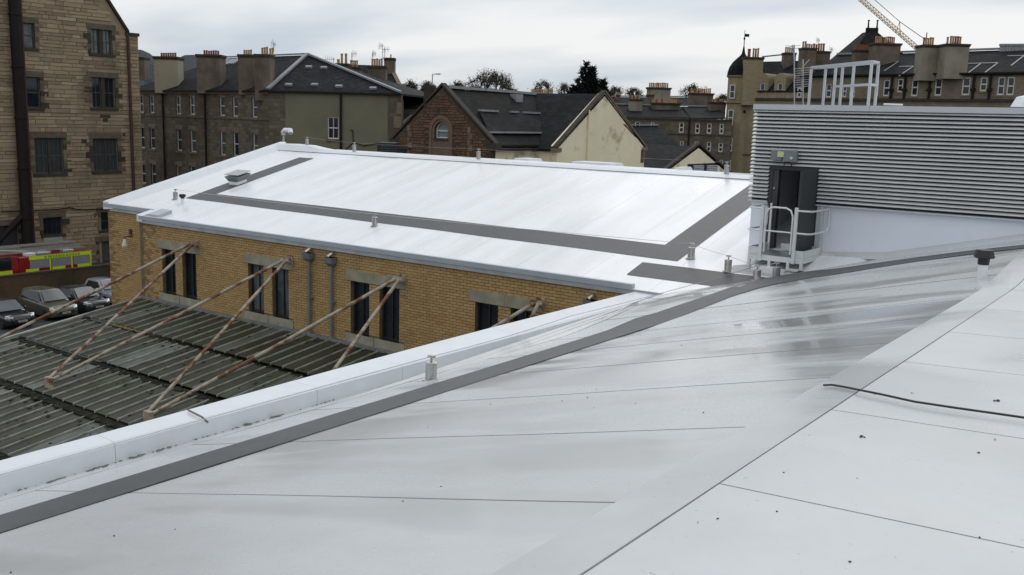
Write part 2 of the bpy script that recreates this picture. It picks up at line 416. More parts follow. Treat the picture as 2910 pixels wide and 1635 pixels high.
def window(parent, W, r, rec=.16, fr=.07, style='sash', fm='white_paint', gm='window_glass', sill=None, lintel=None, sm_='sandstone_trim', bars=(0, 0)):
    u0, u1, z0, z1 = r
    mb = MB()
    for a in ((u0, u0 + fr, z0, z1), (u1 - fr, u1, z0, z1), (u0 + fr, u1 - fr, z0, z0 + fr * 1.2), (u0 + fr, u1 - fr, z1 - fr, z1)): W.blk(mb, *a, -rec, -rec + .06)
    if style == 'sash':
        zm = (z0 + z1) / 2; W.blk(mb, u0 + fr, u1 - fr, zm - fr * .5, zm + fr * .5, -rec + .004, -rec + .055)
    if bars[0]:
        for i in range(1, bars[0] + 1):
            uu = u0 + (u1 - u0) * i / (bars[0] + 1); W.blk(mb, uu - fr * .3, uu + fr * .3, z0 + fr * 1.2, z1 - fr, -rec + .008, -rec + .05)
    o = mb.build('window', fm, parent)
    W.blk(MB(), 0, 1, 0, 1, 0, 1)
    g = MB(); W.blk(g, u0 + .01, u1 - .01, z0 + .01, z1 - .01, -rec - .03, -rec + .012); g.build('pane', gm, o)
    if sill:
        g = MB(); W.blk(g, u0 - .1, u1 + .1, z0 - sill, z0 - .004, -rec, .07); g.build('sill', sm_, o)
    if lintel:
        g = MB(); W.blk(g, u0 - .14, u1 + .14, z1 + .004, z1 + lintel, -.05, .018); g.build('lintel', sm_, o)
    return o
def fit_pieces(W, pieces, parent, name, mat, keep=300, shared=None, depth=.05, ch=.012, center=None, tone=None):
    """masonry units: the nearest keep as objects, the rest one part of kind stuff"""
    ctr = center or CAM
    pieces.sort(key=lambda p: (W.P((p[0] + p[1]) / 2, (p[2] + p[3]) / 2) - ctr).length)
    nv = 8; meshes = []
    def unit(mb, u0, u1, z0, z1, pr, cu, cz, P):
        a = [P(u0, z0, -.005), P(u1, z0, -.005), P(u1, z1, -.005), P(u0, z1, -.005)]
        j = lambda: random.uniform(-.25, .25) * pr
        b = [P(u0 + cu, z0 + cz, pr + j()), P(u1 - cu, z0 + cz, pr + j()), P(u1 - cu, z1 - cz, pr + j()), P(u0 + cu, z1 - cz, pr + j())]
        flip = (a[1] - a[0]).cross(a[3] - a[0]).dot(b[0] - a[0]) < 0
        fs = [(4, 5, 6, 7), (0, 1, 5, 4), (1, 2, 6, 5), (2, 3, 7, 6), (3, 0, 4, 7), (0, 3, 2, 1)]
        mb.add(a + b, [tuple(reversed(f)) for f in fs] if flip else fs)
    ang = math.atan2(W.d.y, W.d.x)
    ny = V((-W.d.y, W.d.x, 0)); sg = 1 if ny.dot(W.n) > 0 else -1
    for k in range(nv):
        mb = MB(); mb.cur = .22 + .62 * k / nv if tone else (k + .5) / nv
        if tone and k == nv - 1: mb.cur = .99
        unit(mb, 0, 1, 0, 1, depth, ch / .4, ch / .15, lambda u, z, o: V((u, o * sg, z)))
        mb.loc = True; meshes.append(mb.mesh(name, mat, rnd=True))
    for p in pieces[:keep]:
        o = place(name, (meshes[-1] if tone(p) > .9 else random.choice(meshes[:-1])) if tone else random.choice(meshes), parent, W.P(p[0], p[2], 0), ang, (p[1] - p[0], 1, p[3] - p[2]))
    mb = MB()
    for p in pieces[keep:]:
        mb.cur = tone(p) if tone else random.random(); unit(mb, p[0], p[1], p[2], p[3], depth * random.uniform(.7, 1.2), ch, ch, W.P)
    if mb.f: mb.build(name + '_field', mat, parent, rnd=True, kind='stuff')
# ================================================================== ground
g = MB(); g.surf(lambda x, y: GZ, lin(-2500, 2500, 4), lin(-2500, 2500, 4)); structure(g.build('ground', 'asphalt'))
# ================================================================== white roofed building underfoot
RB = thing('white_roof_building', 'low building with white membrane roof in the foreground, parapet along its left edge', 'building', (-5, 8, 0))
wav = lambda x, y: .002 * math.sin(x * 1.7 + y * .9) + .002 * math.sin(y * 2.3 - x * .6)
b = MB(); b.box((-9.95, -6, 0), (6, 22.1, 5.3)); b.build('wall', 'mortar', RB)
b = MB(); b.surf(lambda x, y: f1(x, y) - .016, lin(-9.7, -2.2, 16), lin(-6, 23.25, 60), .2); b.build('roof_underlay', 'seam_dark_grey', RB)
b = MB(); b.surf(lambda x, y: f3(x, y) - .016, lin(-2.19, 8, 6), lin(-6, 23.25, 30), .2); b.build('roof_underlay', 'seam_dark_grey', RB)
GAP = .014
b = MB(); b.surf(lambda x, y: f1(x, y) + .002, [-9.70, -9.5, -9.33], lin(-6, 20.0, 60), .012); b.build('gutter_sheet', MEM, RB)
ys = [-6, -2.75, -.9, .95, 2.8, 4.65, 6.5, 8.35, 10.2, 12.05, 13.9, 15.75, 17.6, 19.45, 21.3, 23.24]
for a, c in zip(ys, ys[1:]):
    b = MB(); b.surf(lambda x, y: f1(x, y) + wav(x, y), lin(-9.33 + GAP, -2.62, 30), lin(a + (.010 + .0024 * max(a, 0)) / 2, c - (.010 + .0024 * max(c, 0)) / 2, 8), .013)
    b.build('membrane_sheet', MEM, RB, smooth=True)
b = MB(); b.surf(lambda x, y: f1(x, y) + .006, [-2.62, FOLDX - .004], lin(-6, 23.24, 60), .018); b.build('fold_band', MEM3, RB)
yd = [-6, -4.7, -2.75, -.8, 1.14, 3.09, 5.04, 6.99, 8.95, 10.65, 12.4, 14.2, 16, 17.8, 19.6, 21.4, 23.24]
for a, c in zip(yd, yd[1:]):
    b = MB(); b.surf(lambda x, y: f3(x, y) + wav(x, y) * .7, lin(FOLDX + .004, 8, 10), lin(a + GAP / 2, c - GAP / 2, 4), .013)
    b.build('membrane_sheet', MEM3, RB, smooth=True)
# parapet copings, joint every 3 m
cy_ = [-6, -3.2, -.2, 2.8, 5.75, 8.75, 10.45, 13.4, 15.5, 17.4, 19.35]
for a, c in zip(cy_, cy_[1:]):
    b = MB(); pr = [(-10.34, 5.36), (-10.34, 5.90), (-10.31, 5.925), (-9.72, 5.915), (-9.685, 5.885), (-9.67, 5.55)]
    xo = lambda x, y: x + (.33 * sm(14, 2.5, y) if x < -10 else .0)
    b.loft([[(xo(x, y), y, z) for x, z in reversed(pr)] for y in (a + .003, (a + c) / 2, c - .003)]); b.build('coping', COPE, RB)
b = MB(); b.box((-9.93, -6, 5.0), (-9.74, 19.34, 5.8)); b.build('parapet_core', 'seam_dark_grey', RB)
# grey walkway bonded to the slope
so_ = [(1865, 890), (1935, 866), (2000, 845), (2075, 818), (2147, 798), (2200, 787), (2250, 779), (2310, 771), (2380, 764), (2480, 750), (2600, 733), (2750, 714), (2910, 697)]
si_ = [(1865, 925), (1935, 900), (2000, 875), (2075, 845), (2147, 822), (2200, 809), (2250, 800), (2310, 790), (2380, 780), (2480, 764), (2600, 745), (2750, 725), (2910, 706)]
po = [onf(*p, f1) for p in so_]; pi_ = [onf(*p, f1) for p in si_]
near_o = [V((-8.47 - .012 * max(0, y - 10), y, 0)) for y in lin(-6, 15.5, 22)]; near_i = [V((-7.62, y, 0)) for y in lin(-6.0, 13.6, 22)]
o_all = near_o + po + [V((0., po[-1].y, 0))]; i_all = near_i + pi_ + [V((0., pi_[-1].y, 0))]
def on1(p): return V((p.x, p.y, (f1(p.x, p.y) if p.x < FOLDX else f3(p.x, p.y)) + .009))
b = MB(); NS = 4
for (a0, a1), (c0, c1) in zip(zip(o_all, i_all), zip(o_all[1:], i_all[1:])):
    for k in range(NS):
        q = lambda A, B, t: on1(A.lerp(B, t))
        b.poly([q(a0, a1, k / NS), q(a0, a1, (k + 1) / NS), q(c0, c1, (k + 1) / NS), q(c0, c1, k / NS)])
b.build('walkway_strip', WALK, RB)
# ================================================================== brick wing
BW = thing('brick_wing', 'buff brick wing with white mono-pitch roof and paired narrow windows', 'building', (-21, 22, 0))
W0 = Wall((-29.19, 18.7), (-9.9, 18.7))
U = lambda x: x + 29.19
bays = [-28.36 + 4.433 * k for k in range(4)]
wins = []
for bx in bays: wins += [(bx + .20, bx + .92), (bx + 1.31, bx + 2.04)]
holes = [(U(a), U(c), 3.58, 5.08) for a, c in wins]
mb = wall_mesh(W0, [(0, 0), (U(-9.9), 0), (U(-9.9), 5.97), (0, 5.97)], [R4(h) for h in holes], .3, .2); mb.build('wall', MORTAR, BW)
W1 = Wall((-32.25, 19.28), (-29.19, 19.28))
mb = wall_mesh(W1, [(0, 0), (3.06, 0), (3.06, 6.12), (0, 6.12)], [], .3, .2); mb.build('wall', MORTAR, BW)
b = MB(); b.box((-29.49, 18.75, 0), (-29.19, 19.27, 5.97)); b.build('wall', MORTAR, BW)
b = MB(); b.hexa([(-32.25, 19.3, 0), (-10.2, 19.3, 0), (-10.2, 27.2, 0), (-32.25, 27.2, 0), (-32.25, 19.3, 5.9), (-10.2, 19.3, 5.9), (-10.2, 27.2, 7.9), (-32.25, 27.2, 7.9)]); b.build('wall', MORTAR, BW, label='rear brick walls of the wing')
# bricks in stretcher bond
pcs = []; blocks = []
for bx in bays: blocks.append((U(bx) - .005, U(bx) + 2.245, 5.075, 5.372)); blocks.append((U(bx) - .005, U(bx) + 2.245, 3.305, 3.585))
row = 0; z = 1.6 - .0
z = 5.965 - .075 * 48
while z < 5.93:
    u = -.115 if row % 2 else 0.
    while u < U(-10.2):
        a, c = max(u, 0.0), min(u + .215, U(-10.2))
        segs = [(a, c)]
        for h in [(x[0] - .004, x[1] + .004, x[2], x[3]) for x in holes] + blocks:
            if z + .065 > h[2] + .01 and z < h[3] - .01:
                ns = []
                for s_ in segs:
                    if s_[1] <= h[0] or s_[0] >= h[1]: ns.append(s_)
                    else:
                        if h[0] - s_[0] > .03: ns.append((s_[0], h[0]))
                        if s_[1] - h[1] > .03: ns.append((h[1], s_[1]))
                segs = ns
        for s_ in segs:
            if s_[1] - s_[0] > .03: pcs.append((s_[0], s_[1], z, z + .064))
        u += .225
    row += 1; z += .075
def tone(p):   # sooty bricks at the left corner, bleached top courses
    if p[2] > 5.80 and random.random() < (.95 if p[2] > 5.87 else .55): return random.uniform(.92, 1.)
    if p[0] < .75 and random.random() < .65 * (1 - p[0] / .8): return random.uniform(0.02, .16)
    return random.uniform(.2, .8)
fit_pieces(W0, pcs, BW, 'brick', BRICK, 300, depth=.011, ch=.003, tone=tone)
pcs = []; row = 0; z = 6.115 - .075 * 62
while z < 6.08:
    u = -.115 if row % 2 else 0.
    while u < 3.06:
        a, c = max(u, 0), min(u + .215, 3.06)
        if c - a > .03: pcs.append((a, c, z, z + .064))
        u += .225
    row += 1; z += .075
fit_pieces(W1, pcs, BW, 'brick', BRICK, 0, depth=.011, ch=.003, tone=lambda p: random.uniform(.03, .17) if (p[0] < .5 and random.random() < .7 * (1 - p[0])) or p[0] > 2.6 and random.random() < .25 else random.uniform(.2, .8))
for bx in bays:
    for a, c in ((0, 1.112), (1.118, 2.24)):
        b = MB(); W0.blk(b, U(bx) + a, U(bx) + c, 5.08, 5.368, -.1, .016); b.build('lintel', LINT, BW)
    for a, c in ((0, 1.1), (1.13, 2.24)):
        b = MB(); W0.blk(b, U(bx) + a, U(bx) + c, 3.31, 3.58, -.1, .02); b.build('sill', LINT, BW)
FRM = M('dark_window_frame', (.02, .022, .024), .4, 0, (.016, .017, .019))
for i, h in enumerate(holes): window(BW, W0, h, .17, .055, 'plain', 'dark_window_frame', 'window_glass_blind' if i in (2, 3) else 'window_glass', bars=(1, 0))
# roof of the wing
M('membrane_wing_lap', (.42, .43, .44), .6)
def f2m(x, y): return f2(x, y) + .004 * math.sin(x * 1.3) * math.sin(y) - .25 * sm(-9.7, -8.95, x) * sm(20.0, 20.9, y)
def wing_sheet(nm, mat, x0, x1, dz, th, n):
    b = MB(); b.surf(lambda x, y: f2m(x, y) + dz, lin(x0, x1, n), lin(18.62, 26.95, 26), th)
    b.v = [p if not (p.x < -29.25 and p.y < 19.2) else V((p.x, 19.2, p.z + S2 * (19.2 - p.y))) for p in b.v]
    b.build(nm, mat, BW, smooth=True)
wing_sheet('roof_underlay', 'membrane_wing_lap', -32.0, -3.6, -.016, .12, 70)
xw = [-32.0, -30.9] + [-29.25 + 1.93 * i for i in range(13)] + [-3.6]
for a, c in zip(xw, xw[1:]): wing_sheet('roof_sheet', MEM2, a + .003, c - .003, 0., .012, 6)
# eaves fascia, verge and ridge upstands
def bar(mb, pts, prof):  # sweep profile (offset along side, z) along polyline; side = left normal
    rings = []
    for i, p in enumerate(pts):
        t = (V(pts[min(i + 1, len(pts) - 1)]) - V(pts[max(0, i - 1)])); t.z = 0; t.normalize(); s_ = V((-t.y, t.x, 0))
        rings.append([V(p) + s_ * a + V((0, 0, h)) for a, h in prof])
    return mb.loft(rings)
b = MB(); b.hexa([(-29.28, 18.60, 5.955), (-10.36, 18.60, 5.955), (-10.36, 18.70, 5.955), (-29.28, 18.70, 5.955), (-29.28, 18.585, 6.085), (-10.36, 18.585, 6.085), (-10.36, 18.72, 6.085), (-29.28, 18.72, 6.085)]); b.build('fascia', FASC, BW)
b = MB(); b.hexa([(-32.33, 19.17, 6.11), (-29.28, 19.17, 6.11), (-29.28, 19.28, 6.11), (-32.33, 19.28, 6.11), (-32.33, 19.155, 6.25), (-29.28, 19.155, 6.25), (-29.28, 19.30, 6.25), (-32.33, 19.30, 6.25)]); b.build('fascia', FASC, BW)
b = MB(); b.loft([[(x, y, f2(x, y) + h) for x, h in ((-29.42, -.1), (-29.12, -.1), (-29.12, .10), (-29.42, .12))] for y in (18.61, 19.4)]); b.build('step_trim', COPE, BW)
b = MB(); b.box((-29.05, 18.8, 6.0), (-28.5, 19.35, 6.15)); b.v = [V((p.x, p.y, p.z + S2 * (p.y - 18.8) - .01)) for p in b.v]; b.build('outlet_box', FASC, BW)
# verge parapet with sloping inner face
YF = 27.0
b = MB(); b.loft([[(x, y, f2(x, y) + h) for x, h in ((-32.36, -.10), (-31.76, -.04), (-32.03, .165), (-32.07, .19), (-32.36, .19))] for y in (19.17, 22, 25, YF + .3)]); b.build('verge_parapet', COPE, BW)
# far parapet: tall at the left corner, ramping down to a low ridge roll
xs_ = [-32.3, -31.2, -30.2, -29.6, -29.0, -28.2, -20, -12, -9.8]
hs_ = [.20, .22, .20, .12, .06, .04, .035, .035, .035]
b = MB(); b.loft([[(x, YF + dy, f2(x, YF) + h2) for dy, h2 in ((-.30, -.05), (-.12, h * .8), (0, h), (.3, h), (.45, -.2))] for x, h in zip(xs_, hs_)]); b.build('ridge_parapet', COPE, BW)
b = MB(); b.loft([[(x, YF + dy, f2(x, YF) + h2) for dy, h2 in ((.40, -.3), (.40, .0), (1.3, .03), (1.3, -.3))] for x in (-30, -9.9)]); b.build('ridge_capping', MEM2, BW)
# grey walkways on the wing
def strip(pts, name, parent):
    b = MB(); n = len(pts) // 2
    for i in range(n - 1):
        a0, a1, c0, c1 = V(pts[2 * i]), V(pts[2 * i + 1]), V(pts[2 * i + 2]), V(pts[2 * i + 3])
        for j in range(12):
            for k in range(2):
                def q(s_, t):
                    A = a0.lerp(c0, s_); B = a1.lerp(c1, s_); p = A.lerp(B, t); return V((p.x, p.y, f2m(p.x, p.y) + .010))
                b.poly([q(j / 12, k / 2), q(j / 12, (k + 1) / 2), q((j + 1) / 12, (k + 1) / 2), q((j + 1) / 12, k / 2)])
    return b.build(name, WALK, parent)
strip([(-29.72, 26.0, 0), (-28.88, 26.0, 0), (-29.72, 20.75, 0), (-28.88, 21.4, 0), (-10.2, 20.4, 0), (-11.0, 21.28, 0), (-10.2, 26.3, 0), (-11.0, 26.3, 0)], 'walkway_strip', BW)
strip([(-10.95, 20.1, 0), (-10.92, 19.3, 0), (-6.0, 20.1, 0), (-6.0, 19.3, 0)], 'walkway_strip', BW)
# ================================================================== plant room with louvres
YP = 22.2
PR = thing('plant_room', 'grey louvred rooftop plant room with an open dark door at its left end', 'plant room', (-4, 26, 7))
XL = -9.22
b = MB(); b.hexa([(XL, YP, 4.5), (4, YP, 4.5), (4, 34, 4.5), (XL, 34, 4.5), (XL, YP, 7.80), (4, YP, 7.80), (4, 34, 7.80), (XL, 34, 7.80)])
dX0, dX1, dZ0, dZ1 = -8.77, -7.65, 6.75, 8.67
b = MB()
Wp = Wall((XL, YP), (5, YP)); up = lambda x: x - XL
mb = wall_mesh(Wp, [(0, 4.5), (up(5), 4.5), (up(5), 10.0), (0, 10.0)], [[(up(dX0), dZ0), (up(dX1), dZ0), (up(dX1), dZ1), (up(dX0), dZ1)]], .2, .2)
mb.build('wall', PLWALL, PR)
b = MB(); b.box((XL, YP + .21, 4.5), (XL + .2, 30, 10.0)); b.build('wall', PLWALL, PR)
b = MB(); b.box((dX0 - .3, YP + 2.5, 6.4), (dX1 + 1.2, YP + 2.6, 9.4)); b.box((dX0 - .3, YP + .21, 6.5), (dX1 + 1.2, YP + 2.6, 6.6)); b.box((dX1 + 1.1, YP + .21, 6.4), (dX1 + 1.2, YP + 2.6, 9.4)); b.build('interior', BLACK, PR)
b = MB(); b.box((dX0 + .35, YP + 1.2, 6.7), (dX0 + .47, YP + 1.3, 8.1)); b.tube((dX0 + .55, YP + 1.1, 7.3), (dX0 + .55, YP + 1.1, 7.75), .05); b.build('interior_pipework', M('dim_pipework', (.10, .06, .06), .6), PR)
# louvre blades
zt, zb, nb = 10.0, 7.90, 24; pit = (zt - zb) / nb
for i in range(nb):
    z1 = zt - pit * i
    spans = [(XL - .06, 5.)] if z1 - pit > dZ1 - .03 else [(XL - .06, dX0 - .035), (dX1 + .035, 5.)]
    for (a, c) in spans:
        b = MB(); pr = [(-.02, .002), (-.085, -.022), (-.114, -.040), (-.110, -.052), (-.02, -.012)]
        b.loft([[(x, YP + dy, z1 + dz) for dy, dz in pr] for x in (a, c)]); b.build('louvre_blade', LOUV, PR)
b = MB(); b.box((XL, YP - .018, zb - .02), (dX0 - .03, YP - .006, dZ1)); b.box((dX1 + .03, YP - .018, zb - .02), (5, YP - .006, dZ1)); b.box((XL, YP - .018, dZ1 + .004), (5, YP - .006, zt)); b.build('louvre_backing', BLACK, PR)
b = MB(); b.box((XL - .06, YP - .12, zb - .055), (dX0 - .03, YP - .02, zb - .025)); b.box((dX1 + .03, YP - .12, zb - .055), (5, YP - .02, zb - .025)); b.build('louvre_sill', CAPM, PR)
for a, c in ((XL - .07, -6.6), (-6.594, -3.2), (-3.194, .3), (.306, 5)):
    b = MB(); b.box((a, YP - .14, 10.0), (c, YP + .5, 10.125)); b.build('cap_flashing', CAPM, PR)
b = MB(); b.box((XL, YP + .1, 9.85), (5, 40, 9.97)); b.build('roof', MEM2, PR)
# wall foot upstand in membrane
b = MB(); b.loft([[(x, YP + dy, max(f1(x, YP), f2m(x, YP)) + h) for dy, h in ((-.16, -.02), (-.10, .05), (-.015, hh), (.01, hh), (.01, -.05))] for x, hh in zip((-7.3, -6, -4, -2.2), (.14, .13, .12, .12))]); b.build('wall_upstand', MEM, PR)
# door: frame and outward opened leaf
b = MB(); b.box((dX0 - .03, YP - .05, dZ0), (dX0 + .05, YP + .2, dZ1 + .03)); b.box((dX1 - .05, YP - .05, dZ0), (dX1 + .03, YP + .2, dZ1 + .03)); b.box((dX0 + .05, YP - .05, dZ1 - .05), (dX1 - .05, YP + .2, dZ1 + .03)); b.build('door_frame', DOORM, PR)
a_ = rad(100); dv = V((-math.cos(math.pi - a_), -math.sin(a_), 0)); hx = V((dX1 - .03, YP - .05, dZ0 + .02))
dv = V((-.02, -1, 0)).normalized()
b = MB(); b.ob(hx, dv * 1.0, dv.cross(UP) * -.05, (0, 0, dZ1 - dZ0 - .04)); dl = b.build('door', DOORM, PR)
b = MB(); b.tube(hx + dv * .94 + V((-.04, 0, 1.0)), hx + dv * .8 + V((-.07, 0, 1.0)), .014); b.build('handle', STEEL, dl)
b = MB(); b.box((dX0 + .02, YP - .03, dZ0), (dX0 + .19, YP + .12, dZ1 - .06)); b.build('door_jamb', M('jamb_grey', (.055, .06, .06), .6), PR)
b = MB(); b.lathe((dX0 + .10, YP - .032, 8.18), [(.025, 0), (.025, .02), (.0, .02)], 10, (0, -1, 0)); b.build('lock', STEEL, PR)
# emergency light box over the door
M('cast_box', (.20, .215, .225), .45, .1, (.17, .185, .195), 6)
EL = thing('emergency_light', 'grey twin lamp box on louvres above plant room door', 'light fitting', (-8.45, YP - .15, 8.87))
b = MB(); b.cbox((-8.74, YP - .24, 8.85), (-8.46, YP - .12, 9.08), .02); b.build('housing', 'cast_box', EL)
b = MB(); b.cbox((-8.44, YP - .26, 8.83), (-8.11, YP - .12, 9.09), .02); b.build('housing', 'cast_box', EL)
b = MB(); b.box((-8.56, YP - .27, 8.92), (-8.41, YP - .24, 9.05)); b.build('lens', M('yellowed_lens', (.62, .66, .35), .2, 0, (.5, .55, .3)), EL)
b = MB(); b.lathe((-8.22, YP - .262, 8.91), [(.035, 0), (.035, .03), (0, .03)], 10, (0, -1, 0)); b.build('sensor', WHITE, EL)
b = MB(); b.path([V((-8.32 + .09 * math.sin(t), YP - .2, 8.83 - .12 * math.sin(t / 2) ** 2 - .02)) for t in lin(-2.6, 2.6, 12)], .013, 6); b.build('cable_loop', RUBBER, EL)
# ================================================================== access platform at the door
YA, YB2 = YP - 1.2, YP - .08
pf = lambda x, y: ony(x, y, YA)
PL = thing('access_platform', 'aluminium step-over platform with handrails below the plant room door', 'platform', tuple(V((-8.6, YA + .5, 6.3))))
q0 = pf(2128, 700); q1 = pf(2283, 722); xl, xr = q0.x, q1.x
zd = (pf(2128, 719).z + pf(2283, 738).z) / 2
def abox(name, lo, hi, par=PL, mat=ALU): b = MB(); b.box(lo, hi); return b.build(name, mat, par)
abox('deck', (xl + .02, YA + .03, zd - .05), (xr - .02, YB2, zd - .01), mat=GALV)
abox('edge_beam', (xl, YA - .02, zd - .12), (xr, YA + .03, zd))
abox('edge_beam', (xr - .04, YA + .03, zd - .12), (xr, YB2, zd - .002))
abox('edge_beam', (xl, YA + .03, zd - .12), (xl + .04, YB2, zd - .002))
gx0, gx1 = pf(2163, 700).x, pf(2258, 700).x
tb = .17
abox('toe_board', (xl, YA - .012, zd + .006), (gx0 - .03, YA + .008, zd + tb))
abox('toe_board', (gx1 + .03, YA - .012, zd + .006), (xr, YA + .008, zd + tb))
abox('toe_board', (xr - .012, YA + .01, zd + .006), (xr + .008, YB2, zd + tb))
abox('toe_board', (xl - .008, YA + .01, zd + .006), (xl + .012, YB2, zd + tb))
abox('toe_board', (gx0 + .05, YB2 - .02, zd + .006), (xr - .05, YB2, zd + tb))
for gx in (gx0, gx1): abox('post', (gx - .035, YA - .065, zd - .13), (gx + .035, YA - .015, zd + 1.13))
for x in (xr - .06, xl + .02): abox('post', (x, YB2 - .06, zd - .1), (x + .05, YB2 - .01, zd + 1.1))
rl = lambda pts, r=.022, nm='handrail': MB().path(pts, r, 8).build(nm, ALU, PL, smooth=True)
for z in (1.06, .56):
    rl([(gx1 + .03, YA - .04, zd + z), (xr + .06, YA - .04, zd + z), (xr + .13, YA + .05, zd + z), (xr + .13, YB2 - .1, zd + z)])
    rl([(gx0 - .03, YA - .04, zd + z), (xl + .0, YA - .04, zd + z), (xl - .04, YA + .03, zd + z), (xl - .04, YB2 - .1, zd + z)])
rl([(xr + .13, YB2 - .1, zd + 1.06), (xr + .135, YB2 - .03, zd + 1.0), (xr + .135, YB2 - .02, zd + .64), (xr + .13, YB2 - .1, zd + .56)])
rl([(xl - .04, YB2 - .1, zd + 1.06), (xl - .045, YB2 - .03, zd + 1.0), (xl - .045, YB2 - .02, zd + .64), (xl - .04, YB2 - .1, zd + .56)])
ga, gb = gx0 + .08, gx1 - .08
rl([(ga, YA - .03, zd + .07), (ga, YA - .03, zd + .92), (ga + .05, YA - .03, zd + 1.05), (ga + .16, YA - .03, zd + 1.1), (gb - .16, YA - .03, zd + 1.1), (gb - .05, YA - .03, zd + 1.05), (gb, YA - .03, zd + .92), (gb, YA - .03, zd + .07)], .022, 'gate_frame')
rl([(ga, YA - .03, zd + .56), (gb, YA - .03, zd + .56)], .018, 'gate_rail')
def gz(x, y): return max(f1(x, y), f2m(x, y))
for (x, y) in ((xl + .03, YA), (gx0 + .22, YA), (gx1 - .12, YA), (xr - .03, YA), (xr - .03, YB2 - .1), (xl + .03, YB2 - .1)):
    zz = gz(x, y)
    if zz < zd - .15:
        b = MB(); b.box((x - .03, y - .03, zz + .06), (x + .03, y + .03, zd - .1)); lg = b.build('leg', ALU, PL)
        b = MB(); b.lathe((x, y, zz - .015), [(.085, 0), (.085, .02), (.04, .045), (.018, .05), (.018, .1), (0, .1)], 12); b.build('foot', RUBBER, lg)
abox('step_tread', (gx0 + .1, YA - .34, zd - .30), (gx1 - .12, YA - .06, zd - .26))
abox('step_riser', (gx0 + .1, YA - .36, zd - .36), (gx1 - .05, YA - .34, zd - .24))
abox('cross_brace', (gx1 - .14, YA - .02, zd - .30), (xr, YA + .02, zd - .24))
abox('wall_bracket', (xr + .02, YB2 - .02, zd - .08), (xr + .3, YB2 + .06, zd + .05))
abox('support_block', (gx0 - .1, YA - .25, gz(gx0, YA - .2) - .05), (gx1 - .35, YA + .35, gz(gx0, YA) + .14), mat=MEM2)
# ================================================================== guard rail cage on the plant room roof
zr = 9.6 + 1.79; zf = 9.98
tp = lambda x, y: onz(x, y, zr)
A0 = tp(2478, 175); A1 = tp(2376, 185); A2 = tp(2306, 192); A3 = tp(2500, 178)
dirn = (A2 - A0).normalized(); side = (A3 - A0); side.z = 0
A2 = A0 + dirn * (A2 - A0).length
GC = thing('guard_cage', 'white aluminium guard rail cage on top of the louvred plant room', 'guard rail', (A0.x - 1, A0.y + .6, zf))
CW = M('white_powder_coat', (.50, .52, .54), .4, .2, (.46, .48, .50), 4)
def seg(a, b_, w=.06, h=.065, nm='rail'):
    a, b_ = V(a), V(b_); t = (b_ - a).normalized(); s_ = t.cross(UP)
    s_ = V((1, 0, 0)) if s_.length < .1 else s_.normalized(); u_ = s_.cross(t)
    mb = MB(); mb.ob(a - s_ * w / 2 - u_ * h / 2, b_ - a, s_ * w, u_ * h); return mb.build(nm, CW, GC)
dn = V((0, 0, -1))
B = side + dirn * .05; B1 = B * 1.0
for p in (A0, A0 + dirn * .9, A1, A0 + B, A2, A0 + dirn * (A2 - A0).length * .86 + B, A1 + B): seg(V((p.x, p.y, zf - .01)), V((p.x, p.y, zr - .04)), .065, .065, 'post')
for zz in (zr, zr - .60):
    for a, c in ((A0, A1), (A0 + B, A0)): seg(V((a.x, a.y, zz)), V((c.x, c.y, zz)))
for zz in (zr, zf + .12):
    for a, c in ((A1, A2), (A2, A2 + B), (A2 + B, A0 + B)): seg(V((a.x, a.y, zz)), V((c.x, c.y, zz)))
b = MB(); b.ob(V((A0.x, A0.y, zf - .02)), (A1 - A0) * .99, B * .3, (0, 0, .17)); b.build('kick_plate', CW, GC)
# ================================================================== glazed canopy against the brick wing
SCN = math.tan(rad(8))
def cz(y): return 3.24 + SCN * (y - 18.7)
CN = thing('canopy_roof', 'mossy greenish glazed lean-to canopy along the brick wall', 'canopy', (-20, 14, 0))
CG = M('weathered_wired_glass', (.042, .048, .025), .45, 0, (.028, .031, .018), .9, dirt=(.16, .185, .16), ds=.33, dlo=.56, dhi=.72, damt=.55, dstretch=(2.0, .35, 1), bs=25, bstr=.2, bd=.004)
CG2 = M('weathered_wired_glass_pale', (.115, .13, .11), .32, 0, (.055, .06, .048), .8, dirt=(.2, .23, .205), ds=.5, dlo=.5, dhi=.7, damt=.6, bs=25, bstr=.2, bd=.004)
CG3 = M('weathered_wired_glass_brown', (.044, .042, .025), .42, 0, (.026, .025, .016), .9, dirt=(.085, .085, .065), ds=.6, dlo=.5, dhi=.72, damt=.5, bs=25, bstr=.2, bd=.004)
for m_ in (CG, CG2, CG3): m_.node_tree.nodes['Principled BSDF'].inputs['Specular IOR Level'].default_value = .16
BARM = M('glazing_bar', (.44, .44, .385), .55, .1, (.24, .24, .195), 3, dirt=(.05, .05, .03), ds=2, dlo=.58, dhi=.70, damt=.8)
DKM = M('dark_gutter', (.012, .012, .009), .95, 0, (.02, .02, .013), 4, spec=.1)
rows = [(18.55, 16.44), (16.26, 14.36), (14.10, 12.26), (11.98, 9.92), (9.66, 7.6)]
step = .485; xs_c = [-29.2 + step * i for i in range(40)]
random.seed(3)
